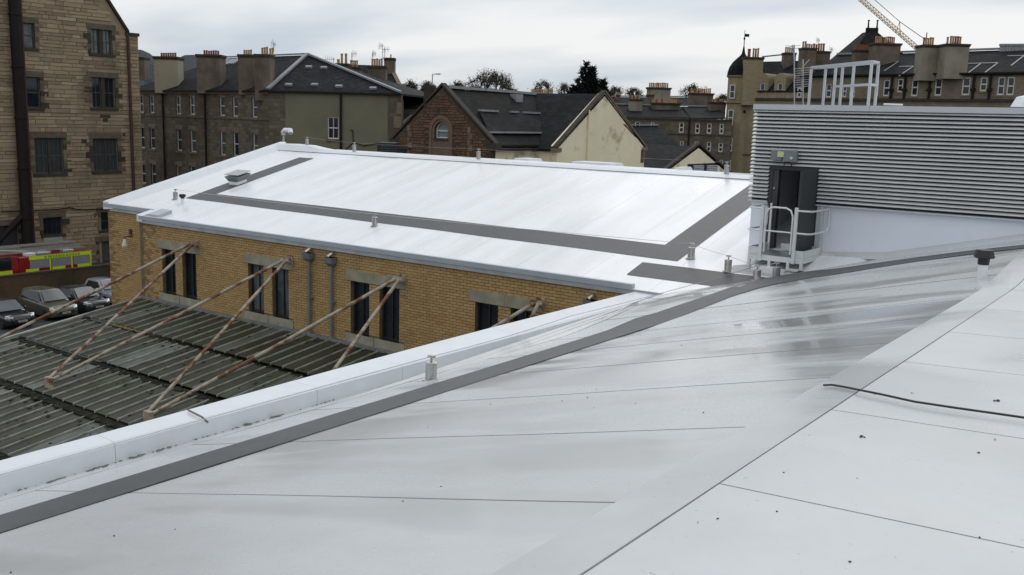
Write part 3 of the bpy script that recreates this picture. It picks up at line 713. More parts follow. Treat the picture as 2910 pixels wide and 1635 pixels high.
for k, (ya, yb) in enumerate(rows):
    dz = -.035 * k
    for i in range(39):
        x0 = xs_c[i]
        if x0 > -10.9: continue
        j = random.uniform(-.006, .006)
        b = MB(); b.hexa([(x0 + .02, yb, cz(yb) - .015 + j), (x0 + step - .02, yb, cz(yb) - .015 + j), (x0 + step - .02, ya, cz(ya) - .015), (x0 + .02, ya, cz(ya) - .015), (x0 + .02, yb, cz(yb) + j), (x0 + step - .02, yb, cz(yb) + j), (x0 + step - .02, ya, cz(ya)), (x0 + .02, ya, cz(ya))])
        b.v = [V((p.x, p.y, p.z + dz + .07)) for p in b.v]
        b.build('glass_pane', random.choice([CG, CG, CG3, CG, CG3, CG2 if random.random() < .5 else CG]), CN)
        b = MB(); b.ob((x0 - .011, yb - .02, cz(yb) + dz + .04), (.022, 0, 0), (0, ya - yb + .02, SCN * (ya - yb + .02)), (0, 0, .065)); b.build('glazing_bar', BARM, CN)
    if k < 4:
        yn = rows[k + 1][0]; b = MB(); b.ob((-29.25, yn - .02, cz(yn) - .10), (18.6, 0, 0), (0, yb - yn + .04, 0), (0, 0, .10)); b.build('step_gutter', DKM, CN)
b = MB(); b.ob((-29.33, 7.4, cz(7.4) - .14), (.09, 0, 0), (0, 11.2, SCN * 11.2), (0, 0, .22)); b.build('edge_trim', M('canopy_edge_trim', (.42, .42, .38), .6, 0, (.33, .33, .29), 2), CN)
b = MB(); b.ob((-29.2, 18.5, cz(18.5) + .05), (19, 0, 0), (0, .17, 0), (0, 0, .08)); b.build('wall_flashing', M('lead_flashing', (.2, .205, .2), .6, 0, (.13, .135, .125), 5), CN)
b = MB(); b.box((-29.2, 7.5, 1.25), (-10.5, 18.4, 1.35)); b.build('soffit', DKM, CN)
for x in (-29.0, -24.5, -20., -15.5):
    b = MB(); b.box((x, 7.8, 0), (x + .12, 7.95, cz(7.9) - .1)); b.build('column', 'galvanised_steel', CN)
# moss cushions on the glass
MOSS = M('moss', (.020, .022, .009), .95, 0, (.010, .012, .005), 8, bs=60, bstr=.8)
b = MB(); random.seed(11)
def cushion(b, x, y, z, r):
    n = 7; ph = random.random() * 6
    ring = lambda k, h: [(x + r * k * (1 + .25 * math.sin(3 * a + ph)) * math.cos(a), y + r * k * 1.25 * math.sin(a), z + h) for a in [2 * math.pi * i / n for i in range(n)]]
    b.loft([ring(1, 0), ring(.85, r * .35), ring(.4, r * .55)])
for k, (ya, yb) in enumerate(rows):
    for i in range(130):
        x = random.uniform(-29, -11); t = random.random() ** 2.2
        y = (ya - t * .5) if random.random() < .6 else yb + random.random() * (ya - yb)
        cushion(b, x, y, cz(y) - .035 * k + .066, random.uniform(.02, .055))
    if k < 4:
        for i in range(240):
            x = random.uniform(-29, -11); y = rows[k + 1][0] + random.uniform(-.06, .18); cushion(b, x, y, cz(rows[k + 1][0]) + .0, random.uniform(.03, .07))
b.build('moss', MOSS, CN, kind='stuff')
# ================================================================== rusty tie rods holding the canopy
def node(i): return V((-24.14 + 4.44 * i, 12.57, cz(12.57) + .18))
brk = [V((-26.25, 18.5, 5.43)), V((-21.8, 18.5, 5.39)), V((-17.34, 18.5, 5.37)), V((-12.86, 18.5, 5.33))]
tl = ['rusty tie rods nearest the yard, from the leftmost wall bracket', 'rusty tie rods from the wall bracket left of the two downpipes', 'rusty tie rods from the wall bracket right of the downpipes', 'short visible rusty tie rods at the rightmost wall bracket, mostly behind the parapet']
for i, p in enumerate(brk):
    t = thing('tie_rod_pair', tl[i], 'tie rods', (p.x, 16, 0), 'rusty tie rods over the canopy')
    for s_ in (-1, 0):
        q = node(i + s_) + V((.07 if s_ == -1 else -.07, 0, 0)); a = p + V((-.06 if s_ == -1 else .06, 0, 0))
        b = MB(); b.path([a, a.lerp(q, .5) + V((0, 0, -.02)), q], .046, 10); b.build('rod', RUST, t, smooth=True)
        b = MB(); b.tube(q + V((0, 0, -.22)), q + V((0, 0, .08)), .09, .075, 8); b.build('foot_knuckle', RUST, t)
    b = MB(); b.ob(p + V((-.13, -.03, -.09)), (.26, 0, 0), (0, .08, 0), (0, 0, .16)); b.tube(p + V((-.17, .02, 0)), p + V((.17, .02, 0)), .06, None, 8); b.build('bracket', RUST, t, smooth=True)
    b = MB(); b.tube(p + V((0, .0, 0)), p + V((0, .21, 0)), .05, None, 8); b.ob(p + V((-.12, .17, -.12)), (.24, 0, 0), (0, .02, 0), (0, 0, .24)); b.build('wall_plate', RUST, t)
# ================================================================== rain water pipes on the brick wall
PIPE = M('grey_pipe', (.20, .21, .22), .45, .2, (.16, .17, .175), 3)
def downpipe(x, ztop, label, full=True):
    t = thing('downpipe', label, 'downpipe', (x, 18.6, 3.2 if full else 5.4), 'rain water pipes on the brick wall')
    b = MB(); b.loft([[(x - a, 18.675, z), (x + a, 18.675, z), (x + a, 18.675 - d, z), (x - a, 18.675 - d, z)] for a, d, z in ((.06, .1, ztop - .26), (.15, .2, ztop - .16), (.16, .22, ztop), (.13, .19, ztop - .005), (.12, .16, ztop - .1))]); b.build('hopper_head', PIPE, t)
    b = MB(); b.path([(x + .02, 18.75, ztop + .12), (x + .02, 18.6, ztop + .10), (x - .03, 18.5, ztop + .02)], .05, 10); b.build('spout', STEEL, t, smooth=True)
    if full:
        b = MB(); b.tube((x, 18.6, 3.28), (x, 18.6, ztop - .2), .048, None, 12); b.build('pipe', PIPE, t, smooth=True)
        for z in (4.35, 3.34): b = MB(); b.tube((x, 18.6, z), (x, 18.6, z + .06), .062, None, 12); b.ob((x - .1, 18.61, z + .01), (.2, 0, 0), (0, .08, 0), (0, 0, .035)); b.build('pipe_clip', STEEL if z < 4 else PIPE, t)
downpipe(-20.89, 5.70, 'left of the two grey downpipes with hopper heads on brick wall')
downpipe(-19.98, 5.66, 'right of the two grey downpipes with hopper heads on brick wall')
downpipe(-11.4, 5.60, 'small hopper head and spout at right end of brick wall', False)
# bell shaped lamp on the set-back wall
t = thing('bell_lamp', 'white bell-shaped lamp on the set-back brick wall', 'lamp', (-31.35, 19.0, 4.6))
lp = ony(355, 690, 19.0)
b = MB(); b.lathe((lp.x, 19.0, lp.z - .12), [(.115, 0), (.10, .05), (.07, .14), (.045, .22), (.02, .25), (0, .25)], 16); b.build('shade', WHITE, t, smooth=True)
b = MB(); b.path([(lp.x, 19.0, lp.z + .12), (lp.x, 19.0, lp.z + .2), (lp.x + .06, 19.12, lp.z + .22), (lp.x + .08, 19.27, lp.z + .2)], .018, 6); b.build('arm', RUBBER, t)
lq = ony(368, 660, 19.2); b = MB(); b.box((lq.x - .05, 19.2, lq.z - .09), (lq.x + .05, 19.27, lq.z + .09)); b.solo('wall_box', M('rust_brown', (.12, .06, .03), .8), 'small brown box above the bell-shaped lamp', 'junction box')
lq = ony(397, 838, 18.9); b = MB(); b.prism([(lq.x - .12, 19.2, lq.z - .25), (lq.x + .12, 19.2, lq.z - .25), (lq.x + .04, 19.2, lq.z + .12), (lq.x - .14, 19.2, lq.z + .12)], (0, .04, 0)); b.solo('wall_sign', WHITE, 'small white panel low on the set-back brick wall', 'sign')
# ================================================================== roof fittings on the wing
GV = thing('roof_cowl', 'galvanised box cowl on the white roof beside the far walkway', 'roof vent', tuple(onf(676, 522, f2)))
c = V(OFF[GV]); ax = V((.97, -.1, 0)); ax.z = 0; ax = V((1, 0, 0)); ay = V((0, 1, 0))
b = MB(); b.ob(c + V((-.24, -.2, -.1)), (.48, 0, 0), (0, .42, .11), (0, 0, .24)); b.build('kerb', MEM2, GV)
b = MB(); b.loft([[c + V((x, y, z + S2 * y)) for x, y in ((-k, -k * .8), (k, -k * .8), (k, k * .8), (-k, k * .8))] for k, z in ((.27, .13), (.37, .30), (.38, .315), (.36, .325))]); b.build('hood', 'cast_box', GV)
b = MB(); b.ob(c + V((-.375, -.30, .31)), (.75, 0, 0), (0, .60, .60 * S2), (0, 0, .02)); b.build('lid', GALV, GV)
PV = thing('pipe_vent', 'short pipe with black cowl near the left corner of the wing roof', 'roof vent', tuple(onf(519, 580, f2)), 'black topped pipe vents')
c = V(OFF[PV]); b = MB(); b.tube(c - V((0, 0, .05)), c + V((0, 0, .2)), .065, .06, 14); b.build('pipe', MEM2, PV, smooth=True)
b = MB(); b.lathe(c + V((0, 0, .19)), [(.065, 0), (.075, .04), (.11, .06), (.12, .13), (.09, .15), (0, .15)], 8); b.build('cowl', RUBBER, PV)
PV = thing('pipe_vent', 'white pipe with black cowl on the slope at right', 'roof vent', tuple(onf(2790, 790, f1)), 'black topped pipe vents')
c = V(OFF[PV]); b = MB(); b.tube(c - V((0, 0, .05)), c + V((0, 0, .22)), .072, .068, 16); b.build('pipe', COPE, PV, smooth=True)
b = MB(); b.lathe(c + V((0, 0, .2)), [(.08, 0), (.085, .09), (.135, .10), (.15, .12), (.115, .22), (.085, .225), (0, .225)], 8); b.build('cowl', RUBBER, PV)
EP = thing('elbow_vent', 'white swan-neck vent pipe behind the far left roof corner', 'vent pipe', (-31.6, 27.9, 7.9))
e0 = ony(806, 412, 27.9); e1 = ony(806, 378, 27.9); e2 = ony(828, 376, 27.9)
b = MB(); b.tube((e0.x, 27.9, e0.z - .6), (e1.x, 27.9, e1.z - .05), .055, None, 10); b.build('pipe', GALV, EP, smooth=True)
b = MB(); b.path([(e1.x, 27.9, e1.z - .1), (e1.x - .02, 27.9, e1.z + .03), (e1.x + .08, 27.9, e1.z + .1), (e2.x - .06, 27.9, e2.z + .06), (e2.x, 27.85, e2.z - .05)], [.08, .11, .115, .115, .11], 12); b.build('elbow', COPE, EP, smooth=True)
# fall arrest anchors
AN = []
def anchor(px, py, fn, label, h=.26, r=.085, plane=None):
    c = plane if plane is not None else onf(px, py, fn)
    t = thing('roof_anchor', label, 'roof anchor', tuple(c), 'steel fall arrest anchors')
    b = MB(); b.lathe(c - V((0, 0, .01)), [(r * 1.5, 0), (r * 1.5, .012), (r, .016), (r, h), (r * .9, h + .008), (0, h + .008)], 18); b.build('post', STEEL, t, smooth=True)
    b = MB(); b.tube(c + V((0, 0, h)), c + V((0, 0, h + .07)), .018, None, 8); b.build('stem', STEEL, t, smooth=True)
    b = MB(); b.ob(c + V((-.05, -.03, h + .06)), (.10, .02, 0), (-.01, .06, 0), (0, 0, .035)); b.build('cable_clamp', STEEL, t)
    AN.append(c + V((0, 0, h + .08))); return c
anchor(1225, 1078, f1, 'steel roof anchor standing alone between parapet and long grey strip')
anchor(1065, 642, f2, 'steel roof anchor standing alone at the front of the wing walkway')
anchor(499, 566, f2, 'steel roof anchor at left corner of wing beside black cowl pipe')
anchor(1964, 734, f2, 'steel roof anchor at the walkway corner left of the platform')
anchor(2068, 770, f2, 'steel roof anchor at the rear edge of the short walkway strip')
anchor(2150, 797, f2, 'pale roof anchor by the left foot of the access platform', .24)
anchor(2205, 789, f2, 'pale roof anchor in front of the platform step', .24)
fr = lambda px, z=.0: V((ony(px, 440, 27.1).x, 27.1, f2(0, 27) + .03))
for px, l in ((873, 'white anchor post at far left corner of the wing roof'), (1007, 'white anchor post on far ridge in front of the rendered gable wall'), (1360, 'white anchor post on far ridge before the red stone gable'), (2068, 'white anchor post at right end of the far ridge')):
    p = fr(px); p.z += .12 * (px == 873); anchor(0, 0, None, l, .28, .075, p)
def cable(pts, nm, lab, r=.006, mat=STEEL, grp=None, sag=.05):
    q = []
    for a, c in zip(pts, pts[1:]):
        for i in range(8): t_ = i / 8; p = a.lerp(c, t_); q.append(p - V((0, 0, sag * 4 * t_ * (1 - t_))))
    q.append(pts[-1]); b = MB(); b.path(q, r, 5); return b.solo(nm, mat, lab, 'cable', grp)
near = V((AN[0].x - .0, -6, AN[0].z))
cable([near, AN[0], V((AN[0].x - .15, 14.2, AN[0].z + .0)), AN[5]], 'lifeline_cable', 'thin steel lifeline along the parapet over the lone near anchor', .006, sag=.03)
cable([AN[2], AN[1], AN[3], AN[4]], 'lifeline_cable', 'thin steel lifeline along the front of the wing roof', .005, sag=.02)
cable([AN[4], AN[5], AN[6]], 'lifeline_cable', 'short steel lifeline linking anchors by the platform', .005, sag=.01)
cable([AN[7], AN[8], AN[9], AN[10]], 'lifeline_cable', 'thin steel lifeline along the far ridge of the wing', .0018, sag=.02)
# low skylight kerbs seen beyond the ridge
for a, c, l in ((1462, 1530, 'low white kerb beyond the ridge left of the cream gable'), (1625, 1765, 'long low white kerb beyond the ridge below the cream gable'), (1915, 1965, 'small white kerb beyond the ridge below the louvred gable')):
    x0 = ony(a, 465, 28.6).x; x1 = ony(c, 465, 28.6).x; zb_ = 7.7; zt_ = 8.24
    b = MB(); b.loft([[(x0, 28.3, zb_), (x1, 28.3, zb_), (x1, 29.3, zb_), (x0, 29.3, zb_)], [(x0 + .15, 28.4, zt_), (x1 - .3, 28.4, zt_), (x1 - .3, 29.2, zt_), (x0 + .15, 29.2, zt_)]]); b.solo('roof_kerb', COPE, l, 'roof kerb')
# black cable over the fold, rope end and litter on the parapet
pts = [onf(*p, lambda x, y: (f1(x, y) if x < FOLDX else f3(x, y)) + .03) for p in ((2340, 1095), (2365, 1094), (2400, 1100), (2440, 1108), (2500, 1120), (2600, 1142), (2720, 1160), (2820, 1174), (2910, 1187), (3100, 1212))]
b = MB(); b.path(pts, .009, 6); b.solo('black_cable', RUBBER, 'black cable lying across the roof fold at right', 'cable', smooth=True)
ROPE = M('frayed_rope', (.22, .19, .15), .9, 0, (.15, .13, .10), 20)
rp_ = [onz(535, 1166, 5.95), onz(553, 1175, 5.95), onz(575, 1186, 5.94)] + [onx(590, 1200, -9.68), onf(605, 1205, f1) + V((0, 0, .03))]
b = MB(); b.path(rp_, .012, 6); b.solo('rope_end', ROPE, 'short frayed rope draped over the white parapet', 'rope')
b = MB(); random.seed(5)
for i in range(80):
    y = random.uniform(3.5, 9.0); x = -9.645 + random.uniform(0, .03); cushion(b, x, y, f1(x, y) + .004, random.uniform(.006, .018))
for y0 in (5.0, 5.45, 6.0, 6.3, 7.6, 8.0):
    for i in range(5): x = -9.61 + random.uniform(-.03, .05); y = y0 + random.uniform(-.1, .1); cushion(b, x, y, f1(x, y) + .005, random.uniform(.012, .035))
b.solo('leaf_litter', M('litter', (.10, .10, .085), .95, 0, (.2, .2, .19), 30), None, None, kind='stuff', base=(-9.7, 6, 5.6))
b = MB()
for i in range(55):
    if random.random() < .5: x, y = random.uniform(-2.1, 4), random.uniform(2, 13); z = f3(x, y)
    else: x, y = random.uniform(-7.3, -2.2), random.uniform(2, 16); z = f1(x, y)
    r = random.uniform(.004, .009); a = random.random() * 3; u_ = V((math.cos(a), math.sin(a), 0)) * r * random.uniform(1, 2.4); v_ = V((-math.sin(a), math.cos(a), 0)) * r
    p = V((x, y, z + .001)); b.loft([[p - u_, p - v_, p + u_, p + v_], [q + V((0, 0, .005)) for q in (p - u_ * .7, p - v_ * .7, p + u_ * .7, p + v_ * .7)]])
for px, py, r in ((2452, 1243, .028), (2832, 1140, .030), (2300, 1238, .008), (2780, 1287, .014), (2828, 1250, .011), (2592, 1118, .012), (2436, 1361, .007), (2417, 1598, .011), (1983, 1486, .007)):
    p = onf(px, py, f3) + V((0, 0, .012))
    for i in range(3): cushion(b, p.x + random.uniform(-r, r) * .5, p.y + random.uniform(-r, r) * .5, p.z - .009, r * random.uniform(.25, .5))
b.solo('debris', M('debris_dark', (.05, .045, .04), .9), None, None, kind='stuff', base=(-3, 6, 7))
# ================================================================== yard wall, cars, fire engine
YWM = masonry('yard_wall_brick', (.155, .095, .055), (.115, .07, .042), (.10, .075, .05), .235, .08, .012, dirt=(.03, .032, .02), ds=.5, dlo=.42, dhi=.68, damt=.8)
XW = -64.2
zw = [onx(0, 788, XW), onx(318, 748, XW)]
b = MB(); zt_ = (zw[0].z + zw[1].z) / 2
YW = thing('yard_wall', 'weathered brown brick boundary wall behind the parked cars', 'wall', (XW, 22, 0))
b = MB(); b.box((XW - .3, 8, 0), (XW, 56, zt_ - .1)); b.build('wall', YWM, YW)
for i in range(40):
    b = MB(); b.box((XW - .36, 8 + i * 1.2, zt_ - .1 + .003), (XW + .05, 9.19 + i * 1.2, zt_ + random.uniform(-.012, .012))); b.build('coping_stone', M('dark_coping_%d' % i, (.055, .05, .035), .9, 0, (.03, .03, .02), 3) if i == 0 else 'dark_coping_0', YW)
def paint(n, c, c2=None): return M(n, c, .28, .15, c2 or tuple(x * .9 for x in c), 2, coat=.8)
CGL = M('car_glass', (.05, .062, .07), .06, 0, (.085, .10, .115), .8, spec=.6)
LAMP = M('lamp_glass', (.55, .56, .55), .12, .3, (.4, .41, .4))
TYRE = M('tyre', (.018, .018, .018), .85); RIM = M('rim', (.32, .33, .33), .35, .7)
PLATE = M('number_plate', (.55, .53, .40), .5)
def car(label, x, y, mat, L=4.4, Wd=1.84, Hh=1.62, hood=.98, rz=0., tall=True):
    """nose towards +x, origin on the ground under the nose"""
    t = thing('parked_car', label, 'car', (x, y, 0), 'cars parked against the yard wall', rz, local=True)
    hw = Wd / 2
    # body as lofted cross sections from nose to tail: (x, half width, sill z, shoulder z)
    secs = [(0, .62, .38, .62), (-.06, .80, .30, .74), (-.22, .92, .24, .83), (-.55, 1, .22, hood * .92), (-1.15, 1, .22, hood), (-2.2, 1, .22, hood + .03), (-3.4, 1, .22, hood + .06), (-L + .25, .96, .26, hood + .06), (-L + .05, .88, .32, hood), (-L, .8, .42, hood - .1)]
    b = MB(); rings = []
    for sx, k, z0, z1 in secs:
        w_ = hw * k; rings.append([(sx, -w_ * .93, z0), (sx, -w_, z0 + .12), (sx, -w_, z1 - .16), (sx, -w_ * .93, z1 - .03), (sx, -w_ * .7, z1 + .02), (sx, 0, z1 + .045), (sx, w_ * .7, z1 + .02), (sx, w_ * .93, z1 - .03), (sx, w_, z1 - .16), (sx, w_, z0 + .12), (sx, w_ * .93, z0)])
    b.loft(rings[::-1]); b.build('body', mat, t, smooth=True, local=True)
    # glasshouse
    xb, xf = (-L + .35, -1.15) if tall else (-L + .75, -1.25); hb = hood + .03
    cab = [(xf, .86, 0), (xf - .42, .80, .45), (xf - .78, .70, .97), (xf - 1.3, .70, 1.0), (-L + 1.0, .69, .98), (xb + .12, .68, .86), (xb, .80, .0)]
    rings = []
    for sx, k, h in cab:
        w_ = hw * k; zt2 = hb + h * (Hh - hb); rings.append([(sx, -hw * .9, hb - .05), (sx, -w_ * (1 if h > .3 else 1.04), max(hb - .04, zt2 - .06)), (sx, -w_ * .85, max(hb - .03, zt2)), (sx, 0, max(hb - .02, zt2 + .025)), (sx, w_ * .85, max(hb - .03, zt2)), (sx, w_ * (1 if h > .3 else 1.04), max(hb - .04, zt2 - .06)), (sx, hw * .9, hb - .05)])
    b = MB(); b.loft(rings[::-1]); b.build('cabin', mat, t, smooth=True, local=True)
    zt2 = hb + .93 * (Hh - hb)
    wq = [V((xf + .02, -hw * .80, hb + .05)), V((xf + .02, hw * .80, hb + .05)), V((xf - .70, hw * .62, zt2)), V((xf - .70, -hw * .62, zt2))]
    nrm = V((.75, 0, .66)).normalized() * .05
    b = MB(); b.loft([[p for p in wq], [p + nrm for p in wq]]); b.build('windscreen', CGL, t, local=True)
    for s_ in (-1, 1):
        sq = [(xf - .25, s_ * hw * .915, hb + .06), (xb + .35, s_ * hw * .915, hb + .06), (xb + .5, s_ * hw * .74, zt2 - .06), (xf - .8, s_ * hw * .74, zt2 - .06)]
        b = MB(); b.prism([V(p) for p in sq], V((0, s_ * .02, 0))); b.build('side_window', GLASS, t, local=True)
        b = MB(); b.loft([[(-.30, s_ * hw * .97, .70), (-.10, s_ * hw * .82, .62), (-.10, s_ * hw * .82, .74), (-.32, s_ * hw * .95, .86)], [(-.22, s_ * hw * .55, .70), (-.02, s_ * hw * .58, .62), (-.02, s_ * hw * .58, .74), (-.24, s_ * hw * .52, .86)]]); b.build('headlight', LAMP, t, local=True)
        b = MB(); b.lathe((xf - .35, s_ * (hw + .10), hb + .08), [(.0, -.09), (.07, -.06), (.085, 0), (.06, .06), (0, .08)], 8, (0, 1, 0)); b.build('wing_mirror', mat, t, smooth=True, local=True)
        for wx in (-.85, -L + .85):
            b = MB(); b.lathe((wx, s_ * (hw - .21), .33), [(.2, 0), (.31, .01), (.335, .05), (.335, .17), (.31, .215), (.2, .22)], 18, (0, s_, 0)); wv = b.build('wheel', TYRE, t, smooth=True, local=True)
            b = MB(); b.lathe((wx, s_ * (hw - .03), .33), [(.2, 0), (.21, .02), (.06, .035), (0, .035)], 12, (0, s_, 0)); b.build('rim', RIM, wv, local=True)
    b = MB(); b.box((-.02, -.48, .42), (.025, .48, .60)); b.build('grille', BLACK, t, local=True)
    b = MB(); b.box((.026, -.26, .44), (.045, .26, .55)); pl = b.build('number_plate', PLATE, t, local=True)
    b = MB()
    for i in range(7): b.box((.046, -.22 + i * .064, .465), (.049, -.185 + i * .064, .53))
    b.build('plate_characters', BLACK, pl, local=True)
    return t
def nose(px, py): p = onz(px, py, GZ); return p.x, p.y
car('black car at far left, nose towards the canopy', *nose(66, 936), paint('paint_black', (.012, .013, .017)), Hh=1.46, hood=.86, tall=False, Wd=1.8)
car('olive green tall hatchback between two dark cars', *nose(190, 911), paint('paint_olive', (.085, .085, .055), (.075, .075, .05)), Hh=1.70, hood=1.02)
car('dark navy car parked right of the green hatchback', *nose(284, 893), paint('paint_navy', (.022, .026, .038)), Hh=1.48, hood=.88, tall=False)
car('silver car mostly hidden behind the brick corner', *nose(356, 868), paint('paint_silver', (.28, .30, .33)), Hh=1.5, hood=.9, tall=False)
# fire engine behind the wall
XE = -67.2
RED = M('fire_red', (.27, .012, .012), .3, 0, (.22, .010, .010), 1.5, coat=.5); YEL = M('hi_vis_yellow', (.55, .72, .02), .45, 0, (.5, .66, .02)); SHUT = M('roller_shutter', (.33, .34, .37), .4, .4, (.29, .30, .33), 3)
yR = onx(260, 740, XE).y; ztop = onx(258, 712, XE).z
yC = onx(83, 745, XE).y; yC2 = onx(55, 745, XE).y
FE = thing('fire_engine', 'red fire engine with yellow chequers and ladders behind the wall', 'fire engine', (XE - 1.2, yR - 4, 0))
yF = yR - 7.9
b = MB(); b.cbox((XE - 2.45, yC2, GZ + .55), (XE, yR, ztop - .02), .05); b.build('body', RED, FE)
b = MB(); b.loft([[(x, y, z) for x, z in ((XE - 2.4, GZ + .5), (XE, GZ + .5), (XE + .0, GZ + 1.6), (XE - .10, ztop + .02 + dz), (XE - 2.3, ztop + .02 + dz), (XE - 2.4, GZ + 1.6))][::-1] for y, dz in ((yF, -.15), (yF + .5, 0), (yC2 - .05, 0.0))]); b.build('cab', RED, FE)
cl = onx(0, 735, XE); cr = onx(31, 730, XE)
b = MB(); b.box((XE - .03, cr.y - 1.3, onx(15, 768, XE).z), (XE + .012, cr.y, onx(15, 733, XE).z)); b.build('cab_window', GLASS, FE)
b = MB(); b.box((XE, cr.y - 2, onx(15, 782, XE).z), (XE + .012, cr.y + .05, onx(15, 771, XE).z)); b.build('reflective_block', YEL, FE)
zA = ztop - .02; zB = onx(200, 730, XE).z; sh = [(85, 141), (147, 202), (209, 255)]
def yy(px): return onx(px, 745, XE).y
zs1 = onx(200, 729.5, XE).z; zs0 = onx(200, 753, XE).z; zy0 = onx(200, 764, XE).z
b = MB(); b.box((XE, yC, zs1 + .02), (XE + .02, yR, zA)); top = b.build('reflective_band', YEL, FE)
b = MB(); random.seed(2); u = yC + 1.1
while u < yR - 1.0:
    wv = random.uniform(.08, .16); b.box((XE + .021, u, zs1 + .06), (XE + .024, u + wv, zA - .05)); u += wv + random.uniform(.04, .1)
b.build('band_lettering', M('dark_green_letters', (.27, .36, .01), .5), top)
for a, c in sh:
    s_ = MB(); s_.box((XE - .02, yy(a), zs0 + .01), (XE + .006, yy(c), zs1)); o = s_.build('roller_shutter', SHUT, FE)
for a, c in ((72, 110), (148, 185), (220, 255)):
    b = MB(); b.box((XE, yy(a), zy0), (XE + .016, yy(c), zs0)); b.build('reflective_block', YEL, FE)
for a in (141, 202.5, 256):
    b = MB(); b.box((XE, yy(a), zy0 - .1), (XE + .022, yy(a + 3.6), zs1 + .02)); b.build('reflective_post', 'hi_vis_yellow', FE)
for i, y0 in enumerate((yF + 1.2, yR - 1.6)):
    for s_ in (XE - .3, XE - 2.4):
        b = MB(); b.lathe((s_, y0, GZ + .5), [(.25, 0), (.46, .02), (.5, .06), (.5, .24), (.46, .3), (.25, .3)], 18, (1, 0, 0)); b.build('wheel', TYRE, FE, smooth=True)
LG = M('ladder_alloy', (.42, .42, .39), .45, .6, (.33, .33, .30), 5)
for k, (xx, zz, y0, y1) in enumerate(((XE - .75, .16, yC2 - 1.8, yR - .05), (XE - 1.45, .26, yC2 - 2.2, yR - .1), (XE - 1.5, .50, yC2 - 1.6, yR - .4))):
    b = MB()
    for dx in (0, -.5): b.box((xx + dx, y0, ztop + zz), (xx + dx + .07, y1, ztop + zz + .11))
    y = y0 + .2
    while y < y1: b.tube((xx - .46, y, ztop + zz + .055), (xx + .03, y, ztop + zz + .055), .02, None, 6); y += .3
    b.build('ladder', LG, FE)
b = MB(); b.ob((XE - 1.2, yC2 - 1.0, ztop + .42), (.55, 3.3, -.32), (.06, 0, 0), (0, 0, .06)); b.build('pole', WHITE, FE)
b = MB(); b.cbox((XE - .6, yC - .15, ztop), (XE - .05, yC + .55, ztop + .2), .04); b.build('pump_box', WHITE, FE)
b = MB(); b.cbox((XE - .7, yy(110), ztop), (XE - .15, yy(150), ztop + .17), .03); b.cbox((XE - .7, yy(185), ztop), (XE - .15, yy(215), ztop + .19), .03); b.build('locker', GALV, FE)
# ================================================================== town behind
def zf_(ox, oy, s_): return lambda x, y: (ox + x / s_, oy + y / s_)
Z1 = zf_(0, 0, 2.895); Z2 = zf_(0, 400, 2.4125); Z3 = zf_(370, 100, 3.147); Z4 = zf_(760, 100, 3.1457); Z5 = zf_(1100, 150, 4.135); Z6 = zf_(1500, 150, 3.911); Z7 = zf_(2040, 0, 2.8935); Z8 = zf_(2400, 0, 3.6176)
def hz(px): return 340 + .0286 * (px - 1455)
def pw(px, w): p = dep(px, hz(px), w); return (p.x, p.y)
STONE = attr_mat('sandstone_blocks', [(0.212, 0.157, 0.102), (0.356, 0.273, 0.178), (0.479, 0.376, 0.246), (0.273, 0.205, 0.135), (0.561, 0.452, 0.309)], (0.123, 0.102, 0.072), ds=.35, dlo=.5, dhi=.72, bs=9, bstr=.9, bd=.03, grain=.5)
SJOINT = M('stone_joint', (0.324, 0.248, 0.163), .95, 0, (0.248, 0.191, 0.124), 3, bs=12)
TRIM = M('sandstone_trim', (0.138, 0.108, 0.072), .9, 0, (0.090, 0.072, 0.050), 2.2, bs=20, bstr=.5)
TRIML = M('sandstone_trim_light', (.21, .155, .105), .9, 0, (.165, .12, .085), 2, bs=20)
DKT = M('sooty_trim', (.055, .046, .034), .92, 0, (.035, .03, .022), 2)
RUB = masonry('brown_rubble', (0.275, 0.232, 0.171), (0.140, 0.118, 0.089), (0.146, 0.122, 0.095), .62, .30, .018, dirt=(0.063, 0.052, 0.039), ds=.16, dlo=.4, dhi=.66, wob=.12, damt=.8)
RUB2 = masonry('pale_rubble', (0.299, 0.253, 0.184), (0.230, 0.190, 0.138), (0.161, 0.138, 0.103), .5, .26, .016, dirt=(0.115, 0.098, 0.071), ds=.16, dlo=.48, dhi=.7, wob=.1, damt=.7)
OCH = masonry('ochre_ashlar', (0.389, 0.324, 0.205), (0.340, 0.281, 0.175), (0.248, 0.205, 0.135), .8, .36, .012, dirt=(0.184, 0.151, 0.097), ds=.25, dlo=.5, dhi=.75, wob=.02, damt=.6)
REND = M('olive_render', (0.190, 0.177, 0.119), .95, 0, (0.163, 0.150, 0.100), .5, dirt=(0.119, 0.109, 0.075), ds=.4, dlo=.55, dhi=.8, damt=.5, bs=14, bstr=.3)
CREAM = M('cream_harling', (0.828, 0.756, 0.543), .95, 0, (0.775, 0.684, 0.490), .7, dirt=(0.220, 0.162, 0.091), ds=.55, dlo=.56, dhi=.70, damt=.75, bs=25, bstr=.5, bd=.01)
CREAM2 = M('cream_harling_bare', (.11, .065, .035), .95, 0, (.07, .04, .025), 2, bs=20)
REDST = attr_mat('red_sandstone_rubble', [(.10, .055, .034), (.16, .09, .056), (.19, .115, .072), (.125, .068, .042), (.215, .135, .088)], (.05, .036, .024), ds=.5, dlo=.52, dhi=.75, bs=10, bstr=.8, bd=.02, grain=.5)
REDJ = M('red_joint', (.075, .048, .033), .95, 0, (.055, .036, .025), 4)
POT = M('chimney_pot_buff', (.42, .29, .15), .85, 0, (.33, .2, .1), 4); POTR = M('chimney_pot_red', (.27, .085, .045), .85, 0, (.2, .065, .04), 4)
